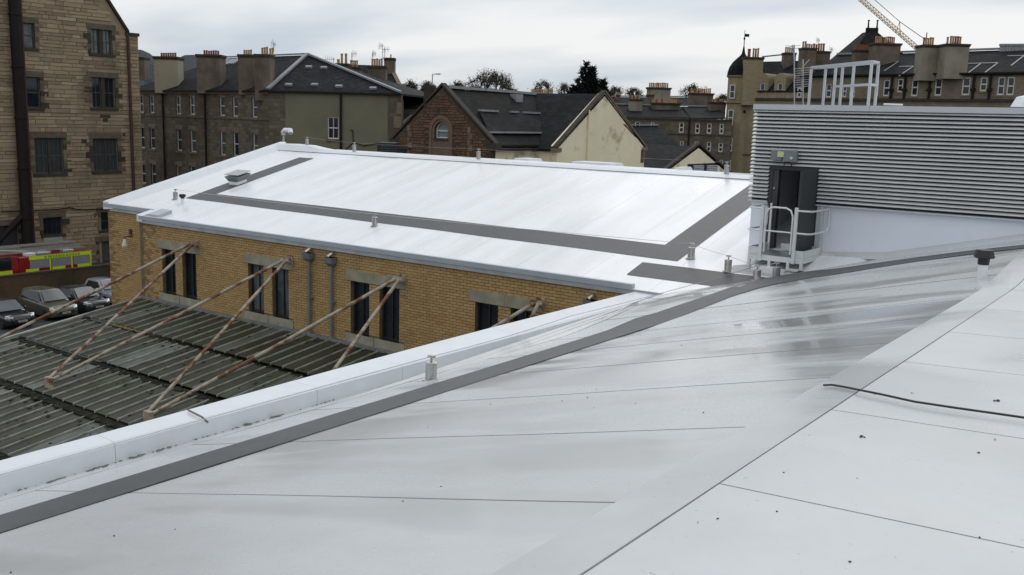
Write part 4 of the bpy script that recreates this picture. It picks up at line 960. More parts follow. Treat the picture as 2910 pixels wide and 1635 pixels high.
CHB = M('chimney_brown', (0.180, 0.142, 0.102), .92, 0, (0.114, 0.090, 0.066), 1.1, dirt=(0.042, 0.035, 0.024), ds=.5, dlo=.45, dhi=.7, damt=.8, dstretch=(1, 1, .35), bs=12)
CHG = M('chimney_grey_render', (0.276, 0.247, 0.196), .92, 0, (0.201, 0.178, 0.138), .8, dirt=(0.098, 0.086, 0.063), ds=.5, dlo=.5, dhi=.72, damt=.7, dstretch=(1, 1, .35), bs=12)
CHC = M('chimney_cream', (.36, .33, .245), .92, 0, (.32, .29, .215), .9, bs=12)
LEAD = M('lead', (.30, .31, .315), .55, .1, (.23, .24, .245), 3)
IRON = M('cast_iron', (.012, .011, .010), .7, 0, (.02, .014, .012), 3, spec=.2); REDPIPE = M('oxide_red_pipe', (.075, .03, .022), .7, 0, (.05, .022, .018), 3)
GFRM = M('grey_green_frame', (.06, .068, .066), .6, 0, (.045, .05, .048), 3)
def slate(name, c1, c2, moss=None, sc=.22):
    m, nt, b = newmat(name)
    uv = posmap(nt, (1, 1, 1), True)
    bt = nt.nodes.new('ShaderNodeTexBrick'); lk(nt, uv, bt.inputs['Vector']); bt.inputs['Scale'].default_value = 1
    bt.inputs['Brick Width'].default_value = sc * 1.3; bt.inputs['Row Height'].default_value = sc; bt.inputs['Mortar Size'].default_value = .012; bt.inputs['Mortar Smooth'].default_value = .2
    bt.inputs['Color1'].default_value = rgba(c1); bt.inputs['Color2'].default_value = rgba(c2); bt.inputs['Mortar'].default_value = rgba(tuple(x * .45 for x in c1))
    c = mixc(nt, ramp(nt, noise(nt, uv, .35, 7, .65), .35, .7), bt.outputs['Color'], tuple(x * .62 for x in c2))
    c = mixc(nt, mth(nt, 'MULTIPLY', ramp(nt, noise(nt, uv, 2.6, 5, .7), .58, .75), .5), c, tuple(x * 1.9 for x in c1))
    if moss: c = mixc(nt, mth(nt, 'MULTIPLY', ramp(nt, noise(nt, posmap(nt, (1, 1, 1), True), .28, 6, .6), .45, .68), .75), c, moss)
    lk(nt, c, b.inputs['Base Color']); b.inputs['Roughness'].default_value = .78; b.inputs['Specular IOR Level'].default_value = .12
    bump(nt, b, mth(nt, 'ADD', mth(nt, 'MULTIPLY', bt.outputs['Fac'], -1.), noise(nt, uv, 5, 4)), .8, .03)
    return m
SLA = slate('slate_grey', (.030, .033, .036), (.009, .010, .0115), sc=.32); SLB = slate('slate_dark', (.026, .028, .031), (.008, .009, .010), sc=.3); SLM = slate('slate_mossy', (.027, .029, .029), (.009, .010, .010), (.018, .018, .011), .3)
def roof(parent, polys, mat, th=.14, name='roof'):
    b = MB()
    for p in polys: b.prism([V(q) for q in p], (0, 0, -th))
    return b.build(name, mat, parent)
def edge(parent, a, c, r=.09, mat=None, name='ridge_flashing'):
    a, c = V(a), V(c); b = MB(); t = c - a; s_ = t.cross(UP); s_ = V((1, 0, 0)) if s_.length < .01 else s_.normalized(); u_ = s_.cross(t).normalized()
    b.ob(a - s_ * r - u_ * r * .3, t, s_ * 2 * r, u_ * r); return b.build(name, mat or LEAD, parent)
def chimney(parent, xl, xr, yt, yb, w, pots, mat=None, thick=1.0, pm=None, d=None, base=0.):
    mat = mat or CHB
    a = dep(xl, (yt + yb) / 2, w); c = dep(xr, (yt + yb) / 2, w); zt_ = dep((xl + xr) / 2, yt, w).z; zb_ = dep((xl + xr) / 2, yb, w).z - base
    ax = R0; ay = FH; wd = (c - a).length; o = V((a.x, a.y, 0))
    b = MB(); b.ob(o + V((0, 0, zb_)), ax * wd, ay * thick, V((0, 0, zt_ - zb_)))
    k = .09 * max(.6, wd / 2)
    ch = b.build('chimney', mat, parent)
    b = MB(); b.ob(o - ax * k - ay * k + V((0, 0, zt_ + .003)), ax * (wd + 2 * k), ay * (thick + 2 * k), V((0, 0, .16))); b.ob(o - ax * k * .5 - ay * k * .5 + V((0, 0, zt_ - .12)), ax * (wd + k), ay * (thick + k), V((0, 0, .119))); b.build('chimney_cope', DKT, ch)
    for (p0, p1, n, yp) in pots:
        for i in range(n):
            px = p0 + (p1 - p0) * (i + .5) / n; q = dep(px, yp, w) + ay * thick * .45
            h = (q.z - zt_) * 1.12; r = abs(p1 - p0) / n * w / F_PX * .47; r = min(r, .34)
            if h < .1: h = .3
            b = MB(); base_ = V((q.x, q.y, zt_ + .14)); h *= random.uniform(.93, 1.06)
            b.lathe(base_, [(r * 1.08, 0), (r * .92, h * .15), (r * .85, h * .82), (r * 1.02, h * .84), (r * 1.02, h * .93), (r * .85, h), (r * .6, h), (r * .6, h * .9)], 8); b.build('chimney_pot', pm if pm else (POT if random.random() < .75 else POTR), ch, smooth=True)
    return ch
def aerial(parent, px, py0, py1, w, boom=(-14, 10), tilt=0, n=5, name='aerial', solo=None):
    b = MB(); a = dep(px, py1, w); c = dep(px, py0, w); b.tube(a, c, .03, None, 5)
    p0 = dep(px + boom[0], py0 + 4 - tilt, w); p1 = dep(px + boom[1], py0 + 4 + tilt, w); b.tube(p0, p1, .025, None, 5)
    for i in range(n):
        q = p0.lerp(p1, (i + .5) / n); e_ = (FH * .25 + UP * .35) * (1 - .5 * i / n); b.tube(q - e_, q + e_, .018, None, 4)
    if solo: return b.solo(name, solo[0], solo[1], 'aerial', 'roof aerials')
    return b.build(name, GALV, parent)
# ---------------------------------------------------------------- Victorian stone block at left
XV = -76.0
WV = Wall((XV, 19), (XV, 62))
VB = thing('stone_building', 'tall brown coursed-stone building with a black duct at far left', 'building', (XV - 3, 30, 0))
c_ = lambda x, y: WV.uv(x, y)
uR, zR = c_(391, 103); uP, zP = c_(361, 96); uA, zA_ = c_(300, 0); uL = c_(-160, 300)[0]
sl_ = (zA_ - zP) / (uA - uP); uT = uP - 8.5; uQ = 2 * uT - uP; uL = uQ - 7; zT = zP + sl_ * (uT - uP)
outer = [(uL, 0), (uR, 0), (uR, c_(391, 103)[1]), (uP, c_(361, 103)[1]), (uP, zP), (uT, zT), (uQ, zP), (uL, zP)]
wn = [(Z1, 190, 190, 285, 395), (Z1, 745, 245, 920, 445), (Z1, 210, 635, 330, 890), (Z1, 755, 640, 945, 890), (Z1, 285, 1135, 520, 1430), (Z1, 765, 1140, 970, 1410), (Z2, 295, 525, 425, 645), (Z2, 690, 490, 752, 615), (Z2, 680, 690, 760, 840), (Z2, -60, 582, 128, 720)]
vr = []
for f, x0, y0, x1, y1 in wn: a = f(x0, y0); c = f(x1, y1); vr.append(WV.rect(a[0], a[1], c[0], c[1]))
wall_mesh(WV, outer, [R4(r) for r in vr], 8.0, .3).build('wall', SJOINT, VB)
pcs = []; z = GZ; random.seed(21)
def inside(u, z):
    if u > uR: return False
    if z > zP: return uQ - (z - zP) / sl_ + 1.4 < u < uP + (z - zP) / sl_ - .15
    return True
while z < zT:
    h = random.choice((.25, .28, .30, .33, .36)); u = uL + random.uniform(0, .5)
    while u < uR:
        l = random.uniform(.8, 2.2) if random.random() < .8 else random.uniform(.4, .7)
        a, c = u + .012, min(u + l - .012, uR)
        segs = [(a, c)]
        for r in vr:
            if z + h > r[2] - .24 and z < r[3] + .44:
                ns = []
                for s_ in segs:
                    if s_[1] <= r[0] - .26 or s_[0] >= r[1] + .26: ns.append(s_)
                    else:
                        if r[0] - .26 - s_[0] > .06: ns.append((s_[0], r[0] - .27))
                        if s_[1] - r[1] - .26 > .06: ns.append((r[1] + .27, s_[1]))
                segs = ns
        for s_ in segs:
            if inside(s_[1], z + h) and s_[1] - s_[0] > .05: pcs.append((s_[0], s_[1], z + .018, z + h - .006))
        u += l
    z += h
fit_pieces(WV, pcs, VB, 'stone_block', STONE, 300, depth=.06, ch=.02)
# dressed stone round every opening
for i, r in enumerate(vr):
    b = MB(); WV.blk(b, r[0] - .34, r[1] + .34, r[3], r[3] + .44, -.1, .09); b.build('lintel', TRIM, VB)
    b = MB(); WV.blk(b, r[0] - .2, r[1] + .2, r[2] - .2, r[2], -.1, .13); b.build('sill', DKT, VB)
    z = r[2]; k = 0
    while z < r[3] - .05:
        h = min(random.uniform(.34, .48), r[3] - z)
        for s_ in (0, 1):
            e_ = .30 + (.34 if (k + s_) % 2 else 0.)
            b = MB(); u0, u1 = (r[0] - e_, r[0]) if s_ == 0 else (r[1], r[1] + e_)
            WV.blk(b, u0, u1, z + .006, z + h - .006, -.05, .062 + random.uniform(0, .015)); b.build('quoin', random.choice([TRIM, TRIM, TRIML, DKT]), VB)
        z += h; k += 1
def mull(r, n=1, w_=.2):
    for i in range(1, n + 1):
        u = r[0] + (r[1] - r[0]) * i / (n + 1); b = MB(); WV.blk(b, u - w_ / 2, u + w_ / 2, r[2], r[3], -.28, -.02); b.build('mullion', DKT, VB)
def parts2(r, w_=.2): um = (r[0] + r[1]) / 2; return (r[0], um - w_ / 2, r[2], r[3]), (um + w_ / 2, r[1], r[2], r[3])
window(VB, WV, vr[0], .2, .09, 'sash', 'grey_green_frame', 'window_glass_blind', bars=(0, 0)); window(VB, WV, vr[2], .2, .09, 'sash', 'grey_green_frame', 'window_glass')
for i in (1, 3):
    mull(vr[i], 1, .32)
    for q in parts2(vr[i], .32): window(VB, WV, q, .22, .07, 'sash', 'grey_green_frame', 'window_glass_blind' if i == 1 else 'window_glass', bars=(1, 0))
for i in (4, 5):
    for q in parts2(vr[i], .12): window(VB, WV, q, .2, .10, 'sash', 'grey_green_frame', 'dusty_glass' if 'dusty_glass' in MATS else M('dusty_glass', (.045, .055, .055), .25, 0, (.03, .038, .038), 2), bars=(2, 0))
    mull(vr[i], 1, .13)
window(VB, WV, vr[6], .2, .08, 'plain', 'dark_window_frame', 'window_glass', bars=(3, 0)); window(VB, WV, vr[7], .2, .07, 'sash', 'grey_green_frame', 'window_glass')
b = MB(); r = vr[8]; WV.blk(b, r[0], r[1], r[2], r[3], -.22, -.16); b.build('door', M('door_grey', (.075, .08, .08), .6, 0, (.06, .065, .065)), VB)
b = MB(); r = vr[9]; WV.blk(b, r[0], r[1], r[2], r[3], -.22, -.16); b.build('door', DOORM, VB)
# verge coping, string courses, stepped panel
b = MB(); q = [WV.P(uP + .1, zP - .06, -.2), WV.P(uT, zT - .06 - .1 * sl_, -.2)]; b.ob(q[0], q[1] - q[0], WV.n * .42, V((0, 0, .3))); b.build('verge_coping', DKT, VB)
b = MB(); WV.blk(b, uP - .2, uR + .1, c_(375, 103)[1], c_(375, 96)[1] + .06, -.5, .14); b.build('corner_cope', DKT, VB)
b = MB(); a = c_(*Z1(210, 918)); c = c_(*Z1(1050, 918)); WV.blk(b, a[0], c[0], a[1] - .06, a[1] + .06, 0, .06); b.build('string_course', TRIML, VB)
for (x0, y0, x1, y1) in ((820, 945, 905, 970), (845, 970, 885, 1003), (668, 1143, 710, 1180), (1005, 1097, 1028, 1118)):
    a = Z1(x0, y0); c = Z1(x1, y1); r = WV.rect(*a, *c); b = MB(); WV.blk(b, *r, 0, .075); b.build('corbel_stone', DKT, VB)
# duct and rain pipes as things of their own
def vpipe(px0, py0, px1, py1, rpx, mat, lab, nm='drain_pipe', out=.16, brk=4):
    a = WV.uv(px0, py0); c = WV.uv(px1, py1); um = (a[0] + c[0]) / 2; rr = rpx / 2 * 84 / F_PX
    t = thing(nm, lab, 'pipe', tuple(WV.P(um, c[1], out)), 'pipes on the stone building')
    b = MB(); b.tube(WV.P(um, c[1], out + rr), WV.P(um, a[1], out + rr), rr, None, 12); b.build('pipe', mat, t, smooth=True)
    for i in range(brk):
        z = c[1] + (a[1] - c[1]) * (i + .5) / brk; b = MB(); b.tube(WV.P(um, z, out + rr), WV.P(um, z + .12, out + rr), rr * 1.18, None, 12); WV.blk(b, um - rr * .4, um + rr * .4, z, z + .1, .02, out + rr * .5); b.build('pipe_collar', mat, t)
    return um, out + rr
um, oo = vpipe(32, -30, 62, 690, 26, IRON, 'thick black duct running down the stone building at far left', 'black_duct', .2, 5)
d0 = WV.uv(*Z2(150, 490)); d1 = WV.uv(*Z2(0, 640)); 
b = MB(); p0 = WV.P(d0[0], d0[1], .5); p1 = WV.P(d1[0] - .6, d1[1] - .7, .5); b.tube(p0, p1, .22, None, 10); b.solo('sloping_duct', IRON, 'sloping black duct branching low off the thick black duct', 'pipe', 'pipes on the stone building', smooth=True)
vpipe(58, -30, 87, 690, 7, REDPIPE, 'thin oxide-red rain pipe just right of the black duct', out=.1)
vpipe(361, 100, 375, 560, 8, REDPIPE, 'oxide-red rain pipe at the right corner of the stone building', out=.1)
a = WV.uv(0, 602); c = WV.uv(312, 594); b = MB(); b.path([WV.P(u, z, .16) for u, z in (a, WV.uv(160, 595), WV.uv(195, 590), WV.uv(215, 595), WV.uv(240, 596), c)], .045, 6); b.solo('service_pipe', IRON, 'dark horizontal service pipe low on the stone building', 'pipe', 'pipes on the stone building')
# ---------------------------------------------------------------- tenement with hipped roof
TN = thing('tenement', 'long brown tenement with hipped slate roof and an olive rendered end', 'building', (*pw(765, 86), 0))
ZE = 11.25
TA = Wall(pw(372, 96), pw(765, 80)); TE = Wall(pw(765, 80), pw(1140, 78))
rows_ = [(78, 538, 118, 693), (170, 538, 213, 697), (405, 543, 453, 708), (528, 543, 578, 712), (795, 545, 845, 722), (912, 548, 962, 730), (1085, 555, 1135, 737), (85, 822, 128, 1010), (175, 825, 222, 1018), (413, 840, 462, 1035), (535, 845, 588, 1047), (802, 858, 853, 1075), (918, 865, 968, 1083), (1093, 880, 1143, 1100), (95, 1150, 138, 1327), (185, 1150, 232, 1337), (412, 1165, 462, 1390), (535, 1170, 585, 1400)]
rr = [TA.rect(*Z3(a, b_), *Z3(c, d)) for a, b_, c, d in rows_]
wall_mesh(TA, [(0, 0), (TA.L, 0), (TA.L, ZE), (0, ZE)], [R4(r) for r in rr], .4, .2).build('wall', RUB, TN)
for r in rr: window(TN, TA, r, .19, .085, 'sash', 'white_paint', 'window_glass' if random.random() < .7 else 'window_glass_blind', sill=.16, lintel=.34, sm_='sandstone_trim_light')
for y0, y1, off, mm, nm in ((500, 523, .14, TRIML, 'cornice'), (713, 721, .06, TRIM, 'string_course')):
    a = TA.uv(*Z3(70, y0)); c = TA.uv(*Z3(70, y1)); b = MB(); TA.blk(b, 0, TA.L, c[1], a[1], 0, off); b.build(nm, mm, TN)
b = MB(); TA.blk(b, 0, TA.L + .1, ZE - .02, ZE + .12, -.1, .3); b.build('gutter', IRON, TN)
for x0 in (307, 682):
    u = TA.uv(*Z3(x0, 800))[0]; b = MB(); b.tube(TA.P(u, .1, .12), TA.P(u, ZE, .12), .085, None, 8); b.build('rain_pipe', IRON, TN)
uw = lambda x: TE.uv(*Z4(x, 600))[0]
rw = TE.rect(*Z4(535, 730), *Z4(637, 930))
wall_mesh(TE, [(0, 0), (uw(160), 0), (uw(160), ZE), (0, ZE)], [], .4).build('wall', RUB, TN)
wall_mesh(TE, [(uw(160) + .003, 0), (uw(1075), 0), (uw(1075), ZE), (uw(160) + .003, ZE)], [R4(rw)], .4, .2).build('rendered_wall', REND, TN)
wall_mesh(TE, [(uw(1075) + .003, 0), (TE.L, 0), (TE.L, ZE), (uw(1075) + .003, ZE)], [], .4).build('wall', RUB, TN)
window(TN, TE, rw, .16, .09, 'sash', 'white_paint', 'window_glass', sill=.2, bars=(1, 0))
for x0 in (660,):
    u = uw(x0); b = MB(); b.tube(TE.P(u, .1, .12), TE.P(u, ZE, .12), .09, None, 8); b.build('rain_pipe', IRON, TN)
b = MB(); b.path([TE.P(uw(a), TE.uv(*Z4(a, y))[1], .06) for a, y in ((680, 1040), (775, 955), (860, 990), (980, 972), (1120, 960))], .035, 5); b.path([TE.P(uw(a), TE.uv(*Z4(a, y))[1], .06) for a, y in ((742, 850), (765, 850), (768, 960))], .035, 5); b.build('cable', IRON, TN)
for i in range(9):
    z = 1 + i * 1.1; b = MB(); e_ = .35 + .25 * (i % 2); TE.blk(b, TE.L - e_, TE.L + .01, z, z + .9, 0, .03); b.build('quoin', TRIML if i % 3 else TRIM, TN)
b = MB(); TE.blk(b, -.1, TE.L + .1, ZE - .02, ZE + .1, -.1, .25); b.build('gutter', IRON, TN)
E0, E1, E2 = [W.P(u, ZE + .13, .2) for W, u in ((TA, 0), (TE, 0), (TE, TE.L))]
AP = dep(874, 157, 87); LP = AP - (E1 - E0).normalized() * 13.5
B2 = TE.P(TE.L, ZE + .1, -14); B0 = TA.P(0, ZE + .1, -14); B1 = TA.P(TA.L, ZE + .1, -16)
roof(TN, [[E0, E1, AP, LP], [E1, E2, AP], [E2, B2, AP], [LP, AP, B2, B0]], SLA)
edge(TN, E1 + V((0, 0, .1)), AP + V((0, 0, .1)), .16); edge(TN, E2 + V((0, 0, .1)), AP + V((0, 0, .1)), .14); edge(TN, LP + V((0, 0, .1)), AP + V((0, 0, .1)), .12)
nrm = (E2 - E1).cross(AP - E1).normalized()
if nrm.z < 0: nrm = -nrm
for x, y in ((365, 298), (500, 305), (185, 458), (418, 458), (635, 472), (940, 490)):
    p = onp(*Z4(x, y), nrm, nrm.dot(E1)); b = MB(); s_ = (E2 - E1).normalized(); b.ob(p - s_ * .28, s_ * .56, nrm.cross(s_) * .3, nrm * .16); b.build('roof_vent', LEAD, TN)
nA = (E1 - E0).cross(AP - E0).normalized(); nA = nA if nA.z > 0 else -nA
for x, y in ((835, 245), (895, 245), (940, 240)):
    p = onp(*Z3(x, y), nA, nA.dot(E0)); s_ = (E1 - E0).normalized(); u_ = nA.cross(s_); b = MB(); b.ob(p - s_ * .5 - u_ * .6, s_ * 1.0, u_ * 1.2, nA * .12); b.build('skylight', LEAD, TN)
def tdepth(px): return 1 / (1 / 96 + (1 / 80 - 1 / 96) * (px - 372) / (765 - 372))
for (x0, x1, yt, yb, pots, mm) in ((215, 425, 207, 470, [(245, 390, 7, 172)], CHC), (595, 808, 190, 470, [(630, 775, 7, 152)], CHB), (965, 1098, 190, 480, [(990, 1070, 4, 147)], CHB), (1112, 1250, 188, 530, [(1150, 1215, 3, 126), (1222, 1265, 2, 133)], CHB)):
    a = Z3(x0, yt); c = Z3(x1, yb); w = tdepth((a[0] + c[0]) / 2) - .2
    chimney(TN, a[0], c[0], a[1], c[1], w, [(Z3(p0, yp)[0], Z3(p1, yp)[0], n, Z3(p0, yp)[1]) for p0, p1, n, yp in pots], mm, 1.6, POTR if x0 < 700 else POT, base=.5)
chimney(TN, Z3(62, 0)[0], Z3(128, 0)[0], Z3(0, 212)[1], Z3(0, 400)[1], 99, [], CHB, 1.4)
aerial(TN, *[Z3(1285, 0)[0], Z3(0, 65)[1] - 0, Z3(0, 150)[1]], 84, (-8, 6), 4)
# ---------------------------------------------------------------- block behind the tenement
TB = thing('rear_tenement', 'slate roofed tenement with many chimneys behind the hipped one', 'building', (*pw(1080, 96), 0))
p = [dep(*Z4(700, 262), 97), dep(*Z4(1085, 275), 97), dep(*Z4(1212, 530), 90), dep(*Z4(640, 560), 90)]
roof(TB, [p], SLA)
b = MB(); b.prism([V((q.x, q.y, 0)) for q in (p[3], p[2], p[1] + FH * 7, p[0] + FH * 7)], (0, 0, p[2].z - .1)); b.build('wall', RUB, TB)
b = MB(); g0, g1 = p[1] + V((0, 0, .1)), p[2] + V((0, 0, .1)); b.ob(g0 - R0 * .1, g1 - g0, R0 * .35, FH * .5); b.build('skew_coping', TRIML, TB)
for (x0, x1, yt, yb, pots, w) in ((590, 722, 268, 420, [(610, 640, 1, 232), (645, 668, 1, 182), (681, 706, 1, 182)], 94), (697, 830, 298, 400, [(730, 802, 4, 242)], 91), (900, 1056, 290, 480, [(920, 1025, 5, 230)], 90), (1042, 1132, 218, 390, [(1090, 1104, 1, 186)], 95)):
    a = Z4(x0, yt); c = Z4(x1, yb); chimney(TB, a[0], c[0], a[1], c[1], w, [(Z4(p0, yp)[0], Z4(p1, yp)[0], n, Z4(p0, yp)[1]) for p0, p1, n, yp in pots], CHB, 1.2, base=.8)
for x, y0, y1, bm in ((755, 155, 240, (-2, 14)), (940, 155, 228, (-2, 10)), (1030, 85, 212, (-12, 2)), (1048, 115, 212, (-8, 14)), (590, 203, 255, (-26, 4))): aerial(TB, Z4(x, 0)[0], Z4(0, y0)[1], Z4(0, y1)[1], 93, bm)
# low houses between tenement and stone gable
LW = thing('low_house', 'low slate roofed house glimpsed left of the red stone gable', 'house', (*pw(1175, 84), 0))
q = [dep(*Z5(195, 505), 90), dep(*Z5(432, 515), 90), dep(*Z5(432, 650), 84), dep(*Z5(195, 645), 84)]
roof(LW, [q], SLA); edge(LW, q[0] + V((0, 0, .15)), q[1] + V((0, 0, .15)), .2)
b = MB(); b.prism([V((r_.x, r_.y, 0)) for r_ in (q[3], q[2], q[1], q[0])], (0, 0, q[3].z - .1)); b.build('wall', RUB, LW)
q = [dep(*Z5(190, 800), 76), dep(*Z5(275, 730), 76), dep(*Z5(300, 770), 75), dep(*Z5(190, 900), 75)]
b = MB(); b.prism(q, FH * 2); b.build('glazed_lantern', GFRM, LW)
SH = thing('louvred_shed', 'dark green louvred shed left of the red stone gable, just above the far ridge', 'shed', (*pw(1096, 58), 0))
a = dep(1072, 406, 56); c = dep(1121, 408, 56); b = MB(); b.ob(V((a.x, a.y, 0)), V((c.x - a.x, c.y - a.y, 0)), FH * 2.5, V((0, 0, a.z))); b.build('body', M('shed_green', (.02, .026, .022), .7), SH)
for i in range(9): b = MB(); b.ob(V((a.x, a.y, a.z - .2 - .13 * i)) + R0 * .2 - FH * .05, R0 * ((c - a).length - .3), FH * .06, V((0, 0, .05))); b.build('slat', M('shed_slat', (.06, .075, .07), .6) if i == 0 else 'shed_slat', SH)
# ---------------------------------------------------------------- hall with red stone gable and cream wing
YG = 45.8
XG = lambda px: ony(px, 400, YG).x
HL = thing('stone_hall', 'slate roofed hall with a red stone gable and arched window', 'hall', (-39, 50, 0))
WG = Wall((XG(1122), YG), (XG(1394), YG)); gu = lambda x, y: WG.uv(*Z5(x, y))
uap, zap = gu(645, 395); zl = gu(130, 1005)[1]; zr_ = gu(1200, 1055)[1]; ze = (zl + zr_) / 2
zap -= .1
arch = gu(640, 815); ar = (gu(715, 900)[0] - gu(558, 900)[0]) / 2; uc = (gu(715, 900)[0] + gu(558, 900)[0]) / 2; zs = gu(640, 1005)[1]; zsp = arch[1] - ar
archp = [(uc - ar, zs), (uc + ar, zs)] + [(uc + ar * math.cos(t), zsp + ar * math.sin(t)) for t in lin(0, math.pi, 10)]
outer = [(0, 0), (WG.L, 0), (WG.L, ze), (uap, zap), (0, ze)]
wall_mesh(WG, outer, [archp], .5, .28).build('wall', REDJ, HL)
pcs = []; z = 2.; random.seed(31); R1, R2 = ar * 1.35, ar * 1.75
def okst(u0, u1, z0, z1):
    for u in (u0, u1):
        t = min(u, WG.L - u) / (WG.L / 2)
        if z1 > ze + (zap - ze) * min(1, (u / uap if u < uap else (WG.L - u) / (WG.L - uap))) - .05: return False
        if u < 0.02 or u > WG.L - .02: return False
    um, zm = (u0 + u1) / 2, (z0 + z1) / 2
    if abs(um - uc) < R2 + (u1 - u0) / 2 and zm < zsp: return False
    if zm >= zsp and math.hypot(um - uc, zm - zsp) < R2 + .08: return False
    return True
while z < zap:
    h = random.uniform(.09, .2); u = random.uniform(0, .3)
    while u < WG.L:
        l = random.uniform(.16, .6)
        if okst(u + .01, u + l - .01, z + .008, z + h - .008): pcs.append((u + .01, u + l - .01, z + .008, z + h - .008))
        u += l
    z += h
fit_pieces(WG, pcs, HL, 'stone_block', REDST, 300, depth=.04, ch=.016)
def ring(r0, r1, o0, o1, name, mat):
    b = MB(); n = 12
    for k in range(n):
        t0, t1 = math.pi * k / n, math.pi * (k + 1) / n
        P = lambda r, t, o: WG.P(uc + r * math.cos(t), zsp + r * math.sin(t), o)
        b.hexa([P(r0, t0, o0), P(r1, t0, o0), P(r1, t1, o0), P(r0, t1, o0), P(r0, t0, o1), P(r1, t0, o1), P(r1, t1, o1), P(r0, t1, o1)])
    for s_ in (-1, 1): b2 = sorted((uc + s_ * r0, uc + s_ * r1)); WG.blk(b, b2[0], b2[1], 1, zsp, o0, o1)
    return b.build(name, mat, HL)
RTR = M('red_sandstone_trim', (.17, .115, .078), .9, 0, (.13, .088, .06), 1.6, bs=16)
ring(R1, R2, -.05, .07, 'arch_moulding', RTR); ring(ar * 1.02, R1, -.1, .02, 'arch_order', RTR)
b = MB(); WG.blk(b, uc - R1 + .01, uc + R1 - .01, 1, zs - .12, 0, .012); b.build('apron_panel', RTR, HL)
b = MB(); WG.blk(b, uc - ar * 1.1, uc + ar * 1.1, zs - .12, zs, -.1, .09); b.build('sill', DKT, HL)
b = MB(); g = MB(); P = lambda r, t, o: WG.P(uc + r * math.cos(t), zsp + r * math.sin(t), o)
for k in range(12):
    t0, t1 = math.pi * k / 12, math.pi * (k + 1) / 12; b.hexa([P(ar * .86, t0, -.24), P(ar, t0, -.24), P(ar, t1, -.24), P(ar * .86, t1, -.24), P(ar * .86, t0, -.18), P(ar, t0, -.18), P(ar, t1, -.18), P(ar * .86, t1, -.18)])
for s_ in (-1, 1): b2 = sorted((uc + s_ * ar * .86, uc + s_ * ar)); WG.blk(b, b2[0], b2[1], zs, zsp, -.24, -.18)
WG.blk(b, uc - ar, uc + ar, zs, zs + .07, -.24, -.17); WG.blk(b, uc - ar, uc + ar, zsp - .04, zsp + .04, -.24, -.17)
wo = b.build('window', WHITE, HL)
g.prism([WG.P(u, z, -.26) for u, z in archp], -WG.n * .03); g.build('pane', M('pale_glass', (.22, .25, .26), .12, 0, (.16, .185, .195), 2), wo)
r = (*sorted((gu(595, 700)[0], gu(622, 700)[0])), gu(600, 705)[1], gu(600, 640)[1]); b = MB(); WG.blk(b, *r, 0, .05); b.build('slit_vent', DKT, HL)
for s_, x in ((0, 950), (1, 240)):   # paler quoins
    for k in range(9):
        u = gu(x + (10 if k % 2 else 0), 1000)[0]; z = ze + .5 - k * .36; b = MB(); WG.blk(b, u, u + (.32 if k % 2 else .22), z, z + .33, 0, .055); b.build('quoin', RTR if k % 3 else TRIML, HL)
YB_ = 57.0; xA = WG.P(uap, 0).x; xl_, xr_ = WG.A.x, WG.B.x
rd = .15
roof(HL, [[(xl_ - .3, YG + .3, ze - .15), (xA, YG + .3, zap - .02), (xA, YB_, zap - .02), (xl_ - .3, YB_, ze - .15)], [(xA, YG + .3, zap - .02), (xr_ + .3, YG + .3, ze - .15), (xr_ + .3, YB_, ze - .15), (xA, YB_, zap - .02)]], SLM)
edge(HL, (xA, YG + .5, zap + .06), (xA, YB_, zap - .02), .16)
for xe in (xl_ - .35, xr_ + .4):
    a, c = V((xe, YG - .06, ze - .18)), V((xA, YG - .06, zap + .16)); b = MB(); b.ob(a, c - a, (0, .42, 0), (0, 0, .15)); b.build('skew_coping', DKT, HL)
for a, c in ((xr_ - .3, xr_ + .45), (xl_ - .45, xl_ + .2)): b = MB(); b.box((a, YG - .05, ze - .45), (c, YG + .5, ze - .05)); b.build('skew_putt', DKT, HL)
b = MB(); b.box((xr_ - .4, YG + .52, 0), (xr_, YB_, ze - .35)); b.build('side_wall', CREAM, HL)
b = MB(); b.tube((xr_ + .36, YG + .3, ze - .42), (xr_ + .36, YB_, ze - .42), .08, None, 6); b.build('gutter', IRON, HL)
nR = V((zap - ze + .13, 0, xr_ + .3 - xA)).normalized(); dR = nR.dot(V((xA, 0, zap - .02)))
pp = [onp(*Z5(x, y), nR, dR) for x, y in ((1070, 708), (1772, 738), (1895, 962), (1180, 958))]
b = MB(); b.prism(pp, nR * .16); b.build('raised_roof_panel', SLB, HL)
edge(HL, pp[3] + nR * .12, pp[2] + nR * .12, .10); 
for a, c in ((0., .28), (.5, .62), (.72, 1.)): edge(HL, pp[0].lerp(pp[1], a) + nR * .17, pp[0].lerp(pp[1], c) + nR * .17, .12)
r = WG.rect(*Z5(160, 1135), *Z5(258, 1260)); b = MB(); WG.blk(b, *r, 0, .05); b.build('doorway', BLACK, HL); b = MB(); WG.blk(b, r[0] - .3, r[1] + .15, r[3] + .003, r[3] + .16, 0, .16); b.build('door_lintel', DKT, HL)
q = onp(*Z5(1520, 545), nR, dR); b = MB(); b.ob(q - V((.3, .35, .3)), (.55, 0, 0), (0, .75, 0), (0, 0, .62)); b.build('ridge_stub', LEAD, HL)
a = dep(*Z5(430, 405), 62); chimney(HL, Z5(430, 0)[0], Z5(550, 0)[0], Z5(0, 412)[1], Z5(0, 640)[1], 61, [], DKT, .8)
